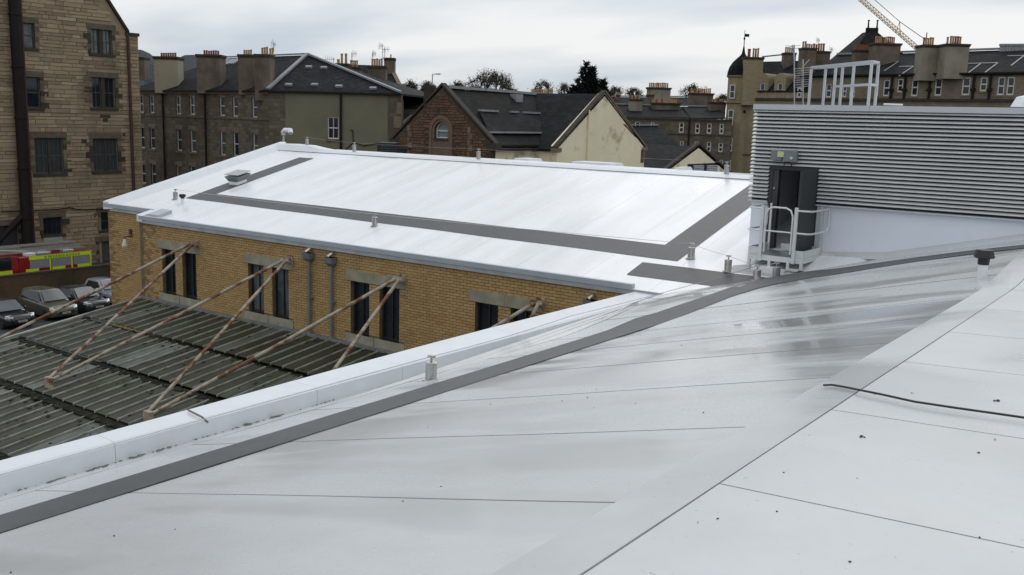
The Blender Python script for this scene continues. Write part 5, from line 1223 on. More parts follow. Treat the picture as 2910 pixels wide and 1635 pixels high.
# cream wing
XC = -33.8
yy_ = lambda px: onx(px, 420, XC).y
CW_ = thing('cream_wing', 'cream harled gable with peeling stains beside the slate hall', 'gabled wing', (XC - 2, yy_(1715), 0))
WC = Wall((XC, yy_(1584)), (XC, yy_(1832))); cu = lambda x, y: WC.uv(*Z6(x, y))
ca = cu(855, 450); cl_ = cu(350, 1030)[1]; cr_ = cu(1290, 1040)[1]; ce = (cl_ + cr_) / 2
outer = [(0, 0), (WC.L, 0), (WC.L, ce), (ca[0], ca[1]), (0, ce)]
wall_mesh(WC, outer, [], .5).build('wall', CREAM, CW_)
b = MB()
for (x0, y0, x1, y1) in ((1255, 1075, 1290, 1225),):
    r = WC.rect(*Z6(x0, y0), *Z6(x1, y1)); WC.blk(b, r[0], min(r[1], WC.L), r[2], r[3], -.01, .012)
b.build('bare_stone_patch', CREAM2, CW_); b = MB()
vv = [cu(1055, 790), cu(1090, 800), cu(1200, 935), cu(1205, 950), cu(1150, 895)]
b.prism([WC.P(*q, -.01) for q in vv], WC.n * .022); b.build('bare_stone_patch', CREAM2, CW_)
b = MB(); u = cu(660, 900)[0]; b.tube(WC.P(u, 0, .1), WC.P(u, cu(670, 640)[1], .1), .06, None, 8); b.build('rain_pipe', CREAM, CW_)
roof(CW_, [[(XC + .0, WC.P(0, 0).y - .25, ce - .2), (XC + .0, WC.P(ca[0], 0).y, ca[1] - .05), (-46, WC.P(ca[0], 0).y, ca[1] - .05), (-46, WC.P(0, 0).y - .25, ce - .2)], [(XC + .0, WC.P(ca[0], 0).y, ca[1] - .05), (XC + .0, WC.P(WC.L, 0).y + .25, ce - .2), (-46, WC.P(WC.L, 0).y + .25, ce - .2), (-46, WC.P(ca[0], 0).y, ca[1] - .05)]], SLB)
for ue, mm in ((-.15, DKT), (WC.L + .15, TRIML)):
    a, c = WC.P(ue, ce - .16, .08), WC.P(ca[0], ca[1] + .06, .08); b = MB(); b.ob(a, c - a, WC.n * -.36, (0, 0, .13)); b.build('skew_coping', mm, CW_)
for a, c in ((-.3, .35), (WC.L - .35, WC.L + .25)): b = MB(); WC.blk(b, a, c, ce - .35, ce - .12, -.3, .1); b.build('skew_putt', TRIML, CW_)
for a, c in ((WC.A.y + .003, WC.A.y + .3), (WC.B.y - .3, WC.B.y - .003)): b = MB(); b.box((XC - 6, a, 0), (XC - .51, c, ce - .3)); b.build('side_wall', CREAM, CW_)
# small louvred gable
XS = -36.0; ysf = lambda px: onx(px, 440, XS).y
SG = thing('small_gable_house', 'small cream gable with dark louvred opening above the far ridge', 'gabled house', (XS - 3, ysf(1987), 0))
WS = Wall((XS, ysf(1845)), (XS, ysf(2105))); su = lambda x, y: WS.uv(*Z6(x, y))
sa = su(1900, 1040); k1 = su(1535, 1312); k2 = su(2150, 1262)
z1 = sa[1] + (k1[1] - sa[1]) / (k1[0] - sa[0]) * (0 - sa[0]); z2 = sa[1] + (k2[1] - sa[1]) / (k2[0] - sa[0]) * (WS.L - sa[0])
vr_ = WS.rect(*Z6(1770, 1232), *Z6(2108, 1400))
wall_mesh(WS, [(0, 0), (WS.L, 0), (WS.L, z2), sa, (0, z1)], [R4(vr_)], .4, .25).build('wall', CREAM, SG)
b = MB(); WS.blk(b, *vr_, -.3, -.24); b.build('vent_backing', BLACK, SG)
for x0, x1 in ((1850, 1962), (2000, 2106)):
    r = WS.rect(*Z6(x0, 1240), *Z6(x1, 1400)); n = 9
    for i in range(n):
        z = r[2] + (r[3] - r[2]) * i / n; b = MB(); b.ob(WS.P(r[0], z, -.2), WS.d * (r[1] - r[0]), WS.n * .16 - UP * .07, UP * .07); b.build('vent_slat', FASC, SG)
roof(SG, [[WS.P(0, z1, 0), WS.P(sa[0], sa[1] + .0, 0), WS.P(sa[0], sa[1], -9), WS.P(0, z1, -9)], [WS.P(sa[0], sa[1], 0), WS.P(WS.L, z2, 0), WS.P(WS.L, z2, -9), WS.P(sa[0], sa[1], -9)]], SLA)
for q, z in ((0, z1), (WS.L, z2)):
    a, c = WS.P(q, z, .08), WS.P(sa[0], sa[1] + .12, .08); b = MB(); b.ob(a, c - a, WS.n * -.35, (0, 0, .17)); b.build('skew_coping', DKT, SG)
# dark hipped house behind
HP = thing('dark_hip_house', 'dark slate hipped roof right of the cream gable', 'house', (*pw(1850, 96), 0))
q = [dep(*Z6(1150, 815), 98), dep(*Z6(1450, 815), 98), dep(*Z6(1700, 1040), 93), dep(*Z6(1150, 1040), 93)]
roof(HP, [q, [q[1], q[1] + FH * 5 + R0 * 2.5 - V((0, 0, 2)), q[2]]], SLB); edge(HP, q[0] + V((0, 0, .1)), q[1] + V((0, 0, .1)), .12)
b = MB(); b.prism([V((r_.x, r_.y, 0)) for r_ in (q[3], q[2], q[2] + FH * 8, q[3] + FH * 8)], (0, 0, q[3].z - .05)); b.build('wall', RUB, HP)
# ---------------------------------------------------------------- far row of tenements
FR = thing('far_tenement_row', 'distant brown tenement row with slate roofs between cream gable and turret', 'tenement row', (*pw(1900, 122), 0))
WF = Wall(pw(1715, 118), pw(2080, 116)); fz = WF.uv(*Z6(1500, 722))[1]
fw = [(1680, 775, 1735, 890), (1860, 785, 1912, 900), (1990, 785, 2042, 900), (2130, 790, 2178, 905), (1690, 980, 1730, 1090), (1850, 985, 1905, 1095), (1988, 990, 2036, 1100), (2118, 1000, 2168, 1105), (1190, 765, 1248, 880), (1365, 770, 1408, 880), (1850, 1190, 1900, 1300), (2130, 1190, 2170, 1300)]
fr_ = [WF.rect(*Z6(a, b_), *Z6(c, d)) for a, b_, c, d in fw]
wall_mesh(WF, [(0, 0), (WF.L, 0), (WF.L, fz), (0, fz)], [R4(r) for r in fr_], .4, .2).build('wall', RUB, FR)
for r in fr_: window(FR, WF, r, .16, .12, 'sash', 'white_paint', 'window_glass', sill=.15, lintel=.25)
b = MB(); WF.blk(b, 0, WF.L, fz - .25, fz - .05, 0, .15); a = WF.uv(*Z6(1900, 912))[1]; WF.blk(b, 0, WF.L, a - .1, a, 0, .06); b.build('string_course', DKT, FR)
u = WF.uv(*Z6(1790, 900))[0]; b = MB(); b.tube(WF.P(u, 0, .1), WF.P(u, fz, .1), .1, None, 6); b.build('rain_pipe', IRON, FR)
def rf(pts, ws, mat): return [dep(*Z6(x, y), w) for (x, y), w in zip(pts, ws)]
r1 = rf(((900, 578), (1705, 600), (1810, 722), (900, 705)), (124, 124, 117.6, 118), 0); r2 = rf(((1712, 600), (2120, 608), (2200, 725), (1815, 725)), (123, 123, 116, 117.4), 0)
roof(FR, [r1], SLB); roof(FR, [r2], SLA)
edge(FR, r1[0] + V((0, 0, .1)), r1[1] + V((0, 0, .1)), .16); edge(FR, r2[0] + V((0, 0, .1)), r2[1] + V((0, 0, .1)), .16)
for x0, x1, yt, yb, pots, w, mm in ((1130, 1272, 530, 640, [(1135, 1255, 6, 490)], 121, CHG), (1385, 1690, 572, 620, [(1385, 1690, 15, 532)], 122, CHB), (1325, 1400, 480, 580, [(1340, 1390, 4, 460)], 125, CHB), (2020, 2200, 562, 620, [(2035, 2185, 9, 530)], 121, CHB)):
    a = Z6(x0, yt); c = Z6(x1, yb); chimney(FR, a[0], c[0], a[1], c[1], w, [(Z6(p0, yp)[0], Z6(p1, yp)[0], n, Z6(p0, yp)[1]) for p0, p1, n, yp in pots], mm, 1.2, base=1.)
FB = thing('farthest_tenement_row', 'farthest tenement roofs and chimneys rising against the trees', 'tenement row', (*pw(1900, 150), 0))
q = rf(((700, 492), (1900, 500), (1990, 590), (700, 570)), (150, 150, 145, 145), 0); roof(FB, [q], SLA)
b = MB(); b.prism([V((r_.x, r_.y, 0)) for r_ in (q[3], q[2], q[1], q[0])], (0, 0, q[3].z - .05)); b.build('wall', RUB, FB)
edge(FB, q[0] + V((0, 0, .1)), q[1] + V((0, 0, .1)), .18)
for x0, x1, yt, yb, pots, w, mm in ((1330, 1585, 400, 560, [(1350, 1570, 11, 352)], 144, CHG), (1800, 2060, 462, 600, [(1815, 2045, 11, 415)], 143, CHB), (985, 1025, 480, 500, [(988, 1022, 3, 452)], 148, POTR), (40, 290, 470, 500, [(40, 280, 14, 420)], 140, CHB), (480, 560, 472, 510, [(490, 560, 4, 440)], 140, CHB), (590, 665, 490, 510, [(595, 665, 4, 470)], 141, CHC)):
    a = Z6(x0, yt); c = Z6(x1, yb); chimney(FB, a[0], c[0], a[1], c[1], w, [(Z6(p0, yp)[0], Z6(p1, yp)[0], n, Z6(p0, yp)[1]) for p0, p1, n, yp in pots], mm, 1.2, base=1.)
aerial(FB, Z6(1440, 0)[0], Z6(0, 335)[1], Z6(0, 400)[1], 145, (-4, 6)); aerial(FB, Z6(1985, 0)[0], Z6(0, 372)[1], Z6(0, 460)[1], 144, (-8, 3))
LF = thing('distant_chimney_row', 'row of distant chimney stacks left of the red gable', 'tenement row', (*pw(1140, 150), 0))
q = [dep(1135, 262, 150), dep(1260, 265, 150), dep(1260, 285, 146), dep(1135, 285, 146)]; roof(LF, [q], SLB)
b = MB(); b.prism([V((r_.x, r_.y, 0)) for r_ in (q[3], q[2], q[1], q[0])], (0, 0, q[3].z - .05)); b.build('wall', RUB, LF)
for x0, x1, yt in ((1136, 1150, 250), (1156, 1180, 256), (1195, 1240, 258)): chimney(LF, x0, x1, yt, 275, 147, [(x0, x1, max(2, int((x1 - x0) / 5)), yt - 8)], CHB)
# ---------------------------------------------------------------- turreted tenement at right
TT = thing('turret_tenement', 'sandstone tenement with corner turret, dormers and many chimneys at right', 'building', (*pw(2500, 112), 0))
TW = lambda px: 1 / (1 / 120 + (1 / 95 - 1 / 120) * (px - 2062) / (2912 - 2062))
WT = Wall(pw(2062, 120), pw(2925, 94.5)); tu = lambda f, x, y: WT.uv(*f(x, y))
uS = tu(Z7, 760, 800)[0]; zL = tu(Z7, 500, 750)[1]; zRt = tu(Z8, 700, 772)[1]
lw = [(Z7, 97, 700, 140, 810), (Z7, 82, 905, 126, 1030), (Z7, 75, 1140, 118, 1245), (Z7, 60, 1320, 105, 1420)]
dl_ = [(Z7, 343, 682, 386, 805), (Z7, 487, 682, 532, 805), (Z7, 655, 722, 692, 805)]
rw_ = [(Z8, 395, 820, 460, 990), (Z8, 540, 810, 600, 950), (Z8, 685, 810, 755, 990), (Z8, 925, 810, 1000, 985), (Z8, 1205, 795, 1290, 980), (Z8, 1390, 795, 1465, 940), (Z8, 1570, 790, 1645, 980), (Z8, 1665, 790, 1745, 980), (Z8, 48, 880, 105, 1000), (Z8, -25, 880, 20, 1000), (Z8, 318, 820, 350, 990), (Z7, 885, 690, 932, 802)]
RC = lambda q: WT.rect(*q[0](q[1], q[2]), *q[0](q[3], q[4]))
rL = [RC(q) for q in lw[1:]]; rD = [RC(q) for q in dl_]; rR = [RC(q) for q in rw_]
wall_mesh(WT, [(0, 0), (uS, 0), (uS, zL), (0, zL)], [R4(r) for r in rL], .4, .2).build('wall', OCH, TT)
wall_mesh(WT, [(uS + .003, 0), (WT.L, 0), (WT.L, zRt), (uS + .003, zRt)], [R4(r) for r in rR], .4, .2).build('wall', RUB2, TT)
for r in rL + rR: window(TT, WT, r, .16, .13, 'sash', 'white_paint', 'window_glass', sill=.16, lintel=.3, sm_='sandstone_trim_light')
zg = tu(Z8, 700, 1022)[1]; b = MB(); WT.blk(b, 0, WT.L, zg - .2, zg + .05, 0, .22); b.build('cornice', DKT, TT)
for yb in (1265,): z = tu(Z7, 200, yb)[1]; b = MB(); WT.blk(b, 0, uS, z - .15, z, 0, .1); b.build('string_course', TRIM, TT)
for f, x, y0, z1_ in ((Z7, 200, 1200, zg), (Z8, 490, 900, zRt), (Z8, 625, 900, zRt), (Z8, 1330, 900, zRt), (Z8, 1500, 900, zRt), (Z8, 880, 900, zRt)):
    u = tu(f, x, y0)[0]; b = MB(); b.tube(WT.P(u, zg - 12 if f is Z7 else zg, .15), WT.P(u, z1_, .15), .13, None, 6); WT.blk(b, u - .22, u + .22, z1_ - 1.7, z1_ - 1.4, .02, .35); b.build('rain_pipe', IRON, TT)
# dormer bays on the left part, with curved heads
for r in rD[:2]:
    m_ = .38; Wd = Wall(WT.P(r[0] - m_, 0, .05)[:2], WT.P(r[1] + m_, 0, .05)[:2]); uu0 = m_; uu1 = Wd.L - m_; zt_ = r[3] + .45
    rr2 = Wd.L / 2; head = [(Wd.L / 2 + rr2 * math.cos(t), zt_ + rr2 * .9 * math.sin(t)) for t in lin(0, math.pi, 8)]
    wall_mesh(Wd, [(0, zg + .06), (Wd.L, zg + .06)] + head, [R4((uu0, uu1, r[2], r[3]))], 3.0, .2).build('dormer', OCH, TT)
    window(TT, Wd, (uu0, uu1, r[2], r[3]), .16, .13, 'sash', 'white_paint', 'window_glass', sill=.14)
window(TT, WT, rD[2], -.02, .13, 'sash', 'white_paint', 'window_glass')
# slate roofs
def tp_(f, x, y, back=0.): px, py = f(x, y); return dep(px, py, TW(px) + back)
q = [WT.P(tu(Z7, 330, 700)[0], zL, .1), WT.P(uS, zL, .1), tp_(Z7, 760, 500, 6), tp_(Z7, 330, 508, 6)]; q[2].z = q[3].z = (q[2].z + q[3].z) / 2
roof(TT, [q], SLA)
q2 = [WT.P(uS - 1, zRt, .25), WT.P(WT.L, zRt, .25), WT.P(WT.L, tp_(Z8, 1845, 500, 7).z, -7), WT.P(uS - 1, tp_(Z8, 0, 570, 7).z, -7)]
zz_ = (q2[2].z + q2[3].z) / 2; q2[2].z = zz_; q2[3].z = zz_
roof(TT, [q2, [q2[3], q2[2], q2[2] - WT.n * 8 - V((0, 0, 4)), q2[3] - WT.n * 8 - V((0, 0, 4))]], SLA)
edge(TT, q2[3] + V((0, 0, .12)), q2[2] + V((0, 0, .12)), .2)
b = MB(); WT.blk(b, uS - 1, WT.L, zRt - .03, zRt + .14, -.1, .42); b.build('gutter', IRON, TT)
nT = (q2[1] - q2[0]).cross(q2[3] - q2[0]).normalized(); nT = nT if nT.z > 0 else -nT
for x, y in ((490, 640), (640, 690), (1330, 660), (1500, 655), (1770, 580)):   # dormer cheeks flashings on the roof
    p_ = onp(*Z8(x, y), nT, nT.dot(q2[0])); u_ = nT.cross(WT.d); u_ = u_ if u_.z > 0 else -u_
    b = MB(); b.ob(p_ - WT.d * .9, WT.d * 1.6, nT * .07, u_ * .14); b.ob(p_ + WT.d * .62, WT.d * .14, nT * .07, -u_ * 3.2); b.build('lead_flashing', LEAD, TT)
# turret
tc_ = dep(2099, hz(2099), 119.4); tz0 = dep(2099, 289, 119).z; tz1 = dep(2075, 214, 118).z; tz2 = dep(2118, 150, 118).z
n8 = 12; rT = 1.62
b = MB(); b.lathe((tc_.x, tc_.y, 0), [(rT * .98, 0), (rT * .98, tz0 - .3), (rT * 1.1, tz0 - .2), (rT * 1.1, tz0), (rT, tz0 + .05), (rT, tz1 - .3), (rT * 1.12, tz1 - .1), (rT * 1.12, tz1)], n8); b.build('turret', OCH, TT)
hd = tz2 - tz1
b = MB(); b.lathe((tc_.x, tc_.y, tz1), [(rT * 1.1, 0), (rT * 1.06, hd * .18), (rT * .95, hd * .4), (rT * .72, hd * .62), (rT * .42, hd * .8), (rT * .2, hd * .92), (rT * .12, hd * 1.02), (.05, hd * 1.35), (0, hd * 1.36)], 16); b.build('turret_dome', SLB, TT, smooth=True)
f0 = tz1 + hd * 1.2; ft = dep(2122, 82, 118).z
b = MB(); b.tube((tc_.x, tc_.y, f0), (tc_.x, tc_.y, ft), .06, .03, 6); b.lathe((tc_.x, tc_.y, f0 + 1.2), [(0, -.25), (.14, 0), (0, .25)], 8); pv = V((tc_.x, tc_.y, dep(2122, 102, 118).z)); b.ob(pv, R0 * .55, FH * .04, UP * .34); b.build('weather_vane', IRON, TT)
for q in lw:
    px = q[0]((q[1] + q[3]) / 2, 0)[0]; a = q[0](q[1], q[2]); c = q[0](q[3], q[4])
    # windows set into the turret drum, facing the viewer
    p_ = dep((a[0] + c[0]) / 2, (a[1] + c[1]) / 2, 119.4 - rT - .02); ww = abs(c[0] - a[0]) * 118 / F_PX; hh = abs(c[1] - a[1]) * 118 / F_PX
    Wt2 = Wall((p_ - R0 * ww / 2)[:2], (p_ + R0 * ww / 2)[:2]); window(TT, Wt2, (0, Wt2.L, p_.z - hh / 2, p_.z + hh / 2), .02, .1, 'sash', 'white_paint', 'window_glass', sill=.12, sm_='sandstone_trim')
# chimneys of the turreted tenement
for f, x0, x1, yt, yb, pots, mm, back, th in ((Z7, 215, 365, 482, 838, [(255, 286, 1, 415), (297, 354, 3, 415)], OCH, -.25, 1.6), (Z7, 545, 640, 445, 560, [(562, 645, 5, 402)], CHB, 5, 1.2), (Z7, 682, 800, 405, 760, [(707, 745, 2, 352)], CHB, 1, 1.4), (Z7, 800, 918, 432, 640, [(735, 895, 8, 375)], CHB, 3, 1.4), (Z8, 300, 572, 460, 650, [(340, 412, 4, 388), (415, 546, 7, 396)], CHB, 4, 1.6), (Z8, 792, 980, 478, 790, [(840, 956, 5, 405)], CHG, -.3, 1.8), (Z8, 1035, 1272, 468, 770, [(1085, 1110, 1, 400), (1120, 1242, 5, 390)], CHG, -.3, 1.8), (Z8, 110, 300, 528, 600, [(118, 290, 8, 478)], CHB, 5, 1.2)):
    a = f(x0, yt); c = f(x1, yb); chimney(TT, a[0], c[0], a[1], c[1], TW((a[0] + c[0]) / 2) + back, [(f(p0, yp)[0], f(p1, yp)[0], n, f(p0, yp)[1]) for p0, p1, n, yp in pots], mm, th, POTR if x0 == 110 else None, base=.4)
for i in range(8): px, py = Z8(1615 + 31 * i, 482); q = dep(px, py + 6, TW(px) + 7); b = MB(); b.lathe(q - V((0, 0, .3)), [(.2, 0), (.2, .55), (.28, .6), (.28, .8), (0, .8)], 8); b.build('ridge_vent', LEAD, TT)
# pyramid tower roof
pb = [dep(*Z8(60, 580), 122), dep(*Z8(640, 580), 122)]; q0 = [pb[0], pb[1], pb[1] + FH * 8, pb[0] + FH * 8]; t0 = dep(*Z8(240, 325), 125); t1 = dep(*Z8(330, 325), 125); q1 = [t0, t1, t1 + FH * 2, t0 + FH * 2]
b = MB(); b.loft([q0, q1]); b.build('tower_roof', SLM, TT)
b = MB(); b.ob(t0 - R0 * .2 + V((0, 0, -.3)), (t1 - t0) + R0 * .4, FH * .3, V((0, 0, .75)))
for t_ in (t0, t1): b.tube(t_, t_ + V((0, 0, 1.25)), .13, .08, 6); b.lathe(t_ + V((0, 0, 1.2)), [(0, 0), (.2, .1), (0, .25)], 6)
b.build('cresting', IRON, TT)
for px, y0, y1 in ((Z7(825, 0)[0], Z7(0, 320)[1], Z7(0, 370)[1]), (Z7(935, 0)[0], Z7(0, 395)[1], Z7(0, 440)[1])): aerial(TT, px, y0, y1, 110, (-6, 5))
# ---------------------------------------------------------------- aerials on the plant room roof
def yagi(label, b0, b1, w, mast, n=12, el=.26):
    t = thing('yagi_aerial', label, 'aerial', tuple(dep(mast[0], mast[2], w)), 'large aerials behind the plant room')
    b = MB(); b.tube(dep(mast[0], mast[2], w), dep(mast[0], mast[1], w), .03, None, 8); b.build('mast', GALV, t)
    b = MB(); p0, p1 = dep(*b0, w), dep(*b1, w); b.tube(p0, p1, .018, None, 6)
    for i in range(n):
        q = p0.lerp(p1, (i + .5) / n); b.ob(q + V((-.025, -.025, -.03)), (.05, 0, 0), (0, .05, 0), (0, 0, .06)); b.tube(q - FH * el, q + FH * el, .01, None, 4)
    b.build('boom', IRON, t); return t
yagi('long thin yagi aerial pointing left above the turreted roof', Z7(365, 468), Z7(560, 448), 44, (Z7(628, 0)[0], Z7(0, 368)[1], Z7(0, 1000)[1]))
yt_ = yagi('grid aerial and yagi on a mast just left of the guard cage', Z7(672, 632), Z7(955, 612), 42, (Z7(700, 0)[0], Z7(0, 490)[1], Z7(0, 1000)[1]))
b = MB()
for i in range(9): y = 562 + i * 19; b.tube(dep(*Z7(628 + (i % 3) * 4, y + 6), 42), dep(*Z7(758, y - 4), 42), .012, None, 4)
b.tube(dep(*Z7(690, 555), 42), dep(*Z7(690, 720), 42), .015, None, 5); b.tube(dep(*Z7(705, 545), 42), dep(*Z7(755, 490), 42), .02, None, 5); b.build('reflector_grid', GALV, yt_)
b = MB()
for a, c in (((555, 378), (640, 380)), ((560, 392), (680, 372)), ((580, 405), (690, 395))): b.tube(dep(*Z7(*a), 44), dep(*Z7(*c), 44), .011, None, 4)
b.tube(dep(*Z7(612, 368), 44), dep(*Z7(630, 520), 44), .018, None, 5); b.solo('small_aerial', GALV, 'small multi-rod aerial among chimney pots left of the guard cage', 'aerial')
p_ = dep(2899, 303, 30); b = MB(); b.prism([p_, p_ + R0 * .6, p_ + R0 * .6 + UP * .4, p_ + R0 * .16 + UP * .3], FH * .6); b.solo('white_housing', COPE, 'white sloped housing at the right end of the plant room roof', 'roof housing')
p_ = dep(2540, 298, 34); b = MB(); b.tube(p_ - R0 * .35, p_ + R0 * .3, .035, None, 8); b.solo('white_tube', COPE, 'short white tube lying behind the guard cage on the plant room', 'tube')
# street lamp
lt = dep(1229, 212, 110); lb_ = dep(1229, 300, 110)
t = thing('street_lamp', 'thin street lamp above the roofs left of the red gable', 'street lamp', (lt.x, lt.y, 0)); b = MB(); b.tube((lt.x, lt.y, 0), lt, .10, .06, 8); b.path([lt, lt + R0 * .5 + V((0, 0, .08)), lt + R0 * .75], .05, 6); b.build('pole', GALV, t); b = MB(); b.ob(lt + R0 * .4 - FH * .1, R0 * .5, FH * .2, V((0, 0, .12))); b.build('lamp_head', LEAD, t)
# tower crane
YCR = M('crane_yellow', (.55, .38, .15), .5, 0, (.46, .31, .12), 3)
CR = thing('tower_crane', 'yellow lattice crane jib rising behind the chimneys at right', 'crane', (*pw(2640, 210), 0))
j0 = dep(2625, 160, 210); j1 = dep(2425, -15, 210); t = (j1 - j0).normalized(); s_ = FH; u_ = t.cross(s_).normalized(); u_ = u_ if u_.z > 0 else -u_; hw_ = .55; L_ = (j1 - j0).length; b = MB(); n = 26
ch_ = [lambda k: j0 + t * k + s_ * hw_, lambda k: j0 + t * k - s_ * hw_, lambda k: j0 + t * k + u_ * .8]
for c in ch_: b.tube(c(0), c(L_), .075, None, 5)
for i in range(n):
    k0, k1 = L_ * i / n, L_ * (i + 1) / n; km = (k0 + k1) / 2
    for c in ch_[:2]: b.tube(c(k0), ch_[2](km), .05, None, 4); b.tube(ch_[2](km), c(k1), .05, None, 4)
    b.tube(ch_[0](k0), ch_[1](k1), .05, None, 4)
b.build('jib', YCR, CR)
b = MB(); mp_ = dep(2557, 62, 210); bp = j0.lerp(j1, .34); b.tube(bp, mp_, .08, None, 4); b.tube(j0.lerp(j1, .40), mp_, .06, None, 4); b.build('strut', YCR, CR)
b = MB(); an = dep(2632, 115, 210); b.tube(an, mp_, .07, None, 4); b.tube(mp_, dep(2440, -40, 210), .06, None, 4); b.tube(an, an + V((0, 0, 1.6)), .1, None, 4); b.build('pendant', IRON, CR)
b = MB(); b.ob(V((j0.x, j0.y, 0)), R0 * 1.6, FH * 1.6, V((0, 0, j0.z))); b.build('mast', YCR, CR)
# ---------------------------------------------------------------- trees
BARK = M('bark', (.05, .04, .03), .9, 0, (.035, .028, .022), 3); TWIGM = M('autumn_leaf', (.085, .07, .04), .9, 0, (.055, .05, .03), .5); TWIGO = M('autumn_leaf_ochre', (.16, .12, .06), .9, 0, (.10, .085, .045), .5); NEED = M('conifer_needles', (.014, .021, .016), .85, 0, (.008, .012, .010), 1.2)
def bare_tree(px, ytop, ybot, w, halfpx, label, leaf, seed, dens=1.0):
    rnd = random.Random(seed); base = dep(px, hz(px), w); top = dep(px, ytop, w); R = halfpx * w / F_PX; zl = dep(px, ybot, w).z
    t = thing('bare_tree', label, 'tree', (base.x, base.y, 0), 'late autumn trees on the skyline')
    b = MB(); tw = MB(); lf = MB(); H_ = top.z; z0 = zl - 3.0; Hc = H_ - zl
    b.path([(base.x, base.y, 0), (base.x, base.y, z0 * .5), (base.x + .1, base.y, z0)], [.42, .34, .26], 8)
    st = V((base.x, base.y, z0)); limbs = []
    for i in range(9):
        a = i / 9 * 6.28 + rnd.uniform(-.3, .3); k = rnd.uniform(.35, .7); q = V((base.x + R * k * math.cos(a), base.y + R * k * math.sin(a), zl + Hc * rnd.uniform(.05, .55)))
        md = st.lerp(q, .5) + V((0, 0, -.4)); b.path([st, md, q], [.16, .12, .07], 5); limbs += [md, q, st.lerp(q, .75)]
    def leafq(p):
        for i in range(2):
            a = rnd.random() * 6.28; s_ = rnd.uniform(.09, .2); u = V((math.cos(a), math.sin(a), rnd.uniform(-.6, .6))) * s_; v = V((rnd.uniform(-1, 1), rnd.uniform(-1, 1), rnd.uniform(-.2, 1))) * s_ * .7
            q = p + V((rnd.uniform(-.3, .3), rnd.uniform(-.3, .3), rnd.uniform(-.3, .3))); lf.poly([q, q + u, q + u + v, q + v])
    for i in range(int(170 * max(.6, R / 3.2))):
        a = rnd.random() * 6.28; ph = rnd.uniform(-.15, 1.57); k = rnd.uniform(.62, 1.03) * (1 + .07 * math.sin(5 * a + seed))
        q = V((base.x + R * k * math.cos(ph) * math.cos(a), base.y + R * k * math.cos(ph) * math.sin(a), zl + Hc * k * math.sin(ph)))
        p = min(limbs, key=lambda l: (l - q).length); md = p.lerp(q, .55) + V((rnd.uniform(-.2, .2), rnd.uniform(-.2, .2), .15))
        tw.path([p, md, q], [.045, .03, .012], 3)
        for j in range(4):
            o_ = md.lerp(q, rnd.random()); d = (q - p).normalized() + V((rnd.uniform(-1, 1), rnd.uniform(-1, 1), rnd.uniform(-.3, .9))); e_ = o_ + d.normalized() * rnd.uniform(.3, .8)
            tw.path([o_, e_], [.018, .008], 3)
            for k2 in range(int(dens * .9 + rnd.random())): leafq(o_.lerp(e_, rnd.random()))
    b.build('trunk', BARK, t); tw.build('twigs', BARK, t)
    if lf.f: lf.build('crown', leaf, t)
bare_tree(1395, 205, 262, 135, 88, 'large dark bare-twigged tree above the slate hall roof', TWIGM, 4, 1.6)
bare_tree(1165, 236, 262, 140, 25, 'thin autumn tree between chimneys and street lamp', TWIGO, 8)
bare_tree(1215, 238, 262, 142, 22, 'small autumn tree behind the street lamp', TWIGO, 9)
bare_tree(1300, 240, 262, 138, 24, 'low dark tree touching left of the large bare tree', TWIGM, 10)
bare_tree(1540, 235, 268, 145, 35, 'sparse pale tree left of the dark conifer', TWIGO, 11, .5)
bare_tree(1600, 245, 272, 145, 20, 'small sparse tree beside the dark conifer', TWIGO, 12, .5)
bare_tree(1745, 252, 272, 165, 22, 'pale bare tree right of the dark conifer', TWIGM, 13, .6)
bare_tree(1795, 255, 272, 165, 26, 'pale bare tree left of the tall pot chimney', TWIGM, 14, .6)
bare_tree(1965, 246, 275, 165, 38, 'olive autumn tree behind the right chimney stack', TWIGO, 15, 1.2)
bare_tree(2050, 275, 290, 165, 22, 'low yellowish tree left of the turret', TWIGO, 16, 1.)
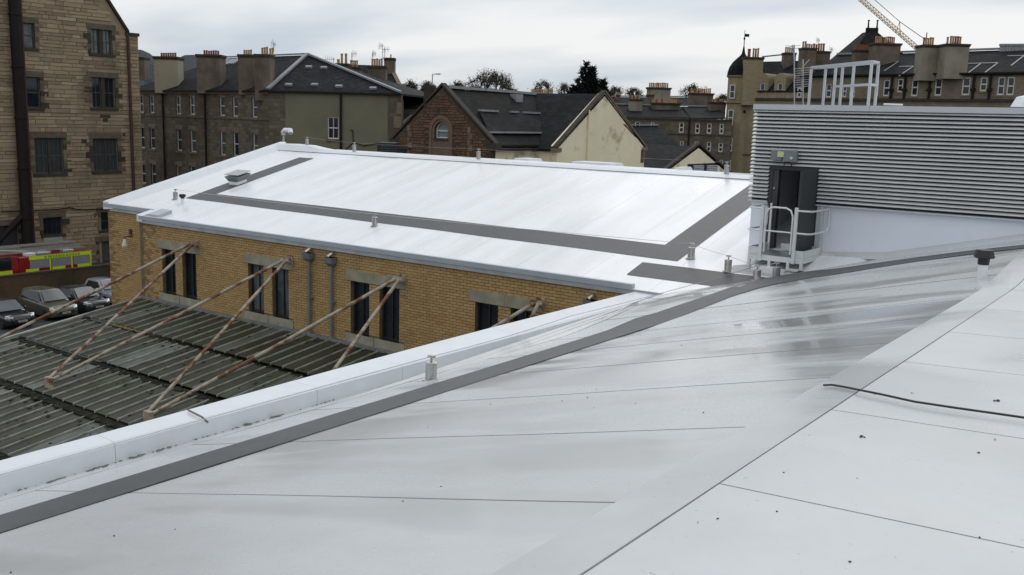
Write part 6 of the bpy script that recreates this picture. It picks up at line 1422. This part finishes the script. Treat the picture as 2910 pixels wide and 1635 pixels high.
# conifer
cx_ = dep(1660, hz(1660), 115); CF = thing('conifer_tree', 'dark conifer rising behind the cream gable', 'tree', (cx_.x, cx_.y, 0)); rnd = random.Random(3)
b = MB(); b.tube((cx_.x, cx_.y, 0), (cx_.x, cx_.y, dep(1656, 190, 115).z), .3, .05, 8); b.build('trunk', BARK, CF)
b = MB(); zt_ = dep(1656, 178, 115).z; zb_ = dep(1656, 290, 115).z - 2; pk = [(0, 1., 2.9), (.75, .93, 1.7), (2.0, .72, 1.9), (-1.3, .58, 2.1), (.4, .8, 2.6)]
for (ox, kh, kr) in pk:
    ztp = zb_ + (zt_ - zb_) * kh
    for i in range(900):
        f = rnd.random() ** .7; z = ztp - f * (ztp - zb_); rmax = kr * (f ** .85) * (.75 + .25 * math.sin(z * 5)); a = rnd.random() * 6.28; r = rmax * math.sqrt(rnd.random())
        p = V((cx_.x, cx_.y, z)) + R0 * (ox + r * math.cos(a)) + FH * r * math.sin(a)
        o_ = (R0 * math.cos(a) + FH * math.sin(a)) * rnd.uniform(.3, .65) + V((0, 0, rnd.uniform(-.05, .32))); s_ = o_.cross(UP).normalized() * rnd.uniform(.06, .13)
        for k in range(3): v = V((0, 0, rnd.uniform(-.14, .14))); b.poly([p - s_ + v, p + o_ * rnd.uniform(.8, 1.1) + v * 2, p + s_ - v])
b.build('crown', NEED, CF)
# ---------------------------------------------------------------- hills and far blocks
HILL = M('hill_heather', (.030, .036, .042), .95, 0, (.022, .027, .030), .006)
b = MB(); pr = [(150, 300), (300, 190), (380, 140), (402, 142), (425, 152), (450, 172), (470, 178), (500, 168), (525, 157), (550, 156), (580, 165), (640, 200), (760, 300)]
w0 = 1400; ring0 = []; rows3 = []
for k, (f, dw) in enumerate(((0., -330), (.55, -160), (1., 0), (.5, 260), (0, 500))):
    rows3.append([(lambda P_: V((P_.x, P_.y, max(0, 9.6 + (P_.z - 9.6) * f + random.uniform(-2, 2) * (0 < f < 1)) if f else -1)))(dep(px, py, w0 + dw * 1.) if f else dep(px, hz(px), w0 + dw)) for px, py in pr])
for i in range(len(rows3) - 1):
    for j in range(len(pr) - 1): b.poly([rows3[i][j], rows3[i][j + 1], rows3[i + 1][j + 1], rows3[i + 1][j]])
structure(b.build('hill', HILL, smooth=True))
fb = masonry('far_flats', (.20, .22, .25), (.10, .115, .135), (.14, .16, .19), 2.2, 1.5, .25, wob=0)
a = dep(*Z3(118, 262), 330); c = dep(*Z3(222, 268), 330); b = MB(); b.ob(V((a.x, a.y, 0)), V((c.x - a.x, c.y - a.y, 0)), FH * 12, V((0, 0, a.z))); b.solo('distant_flats', fb, 'distant blue-grey block of flats below the hill', 'flats')
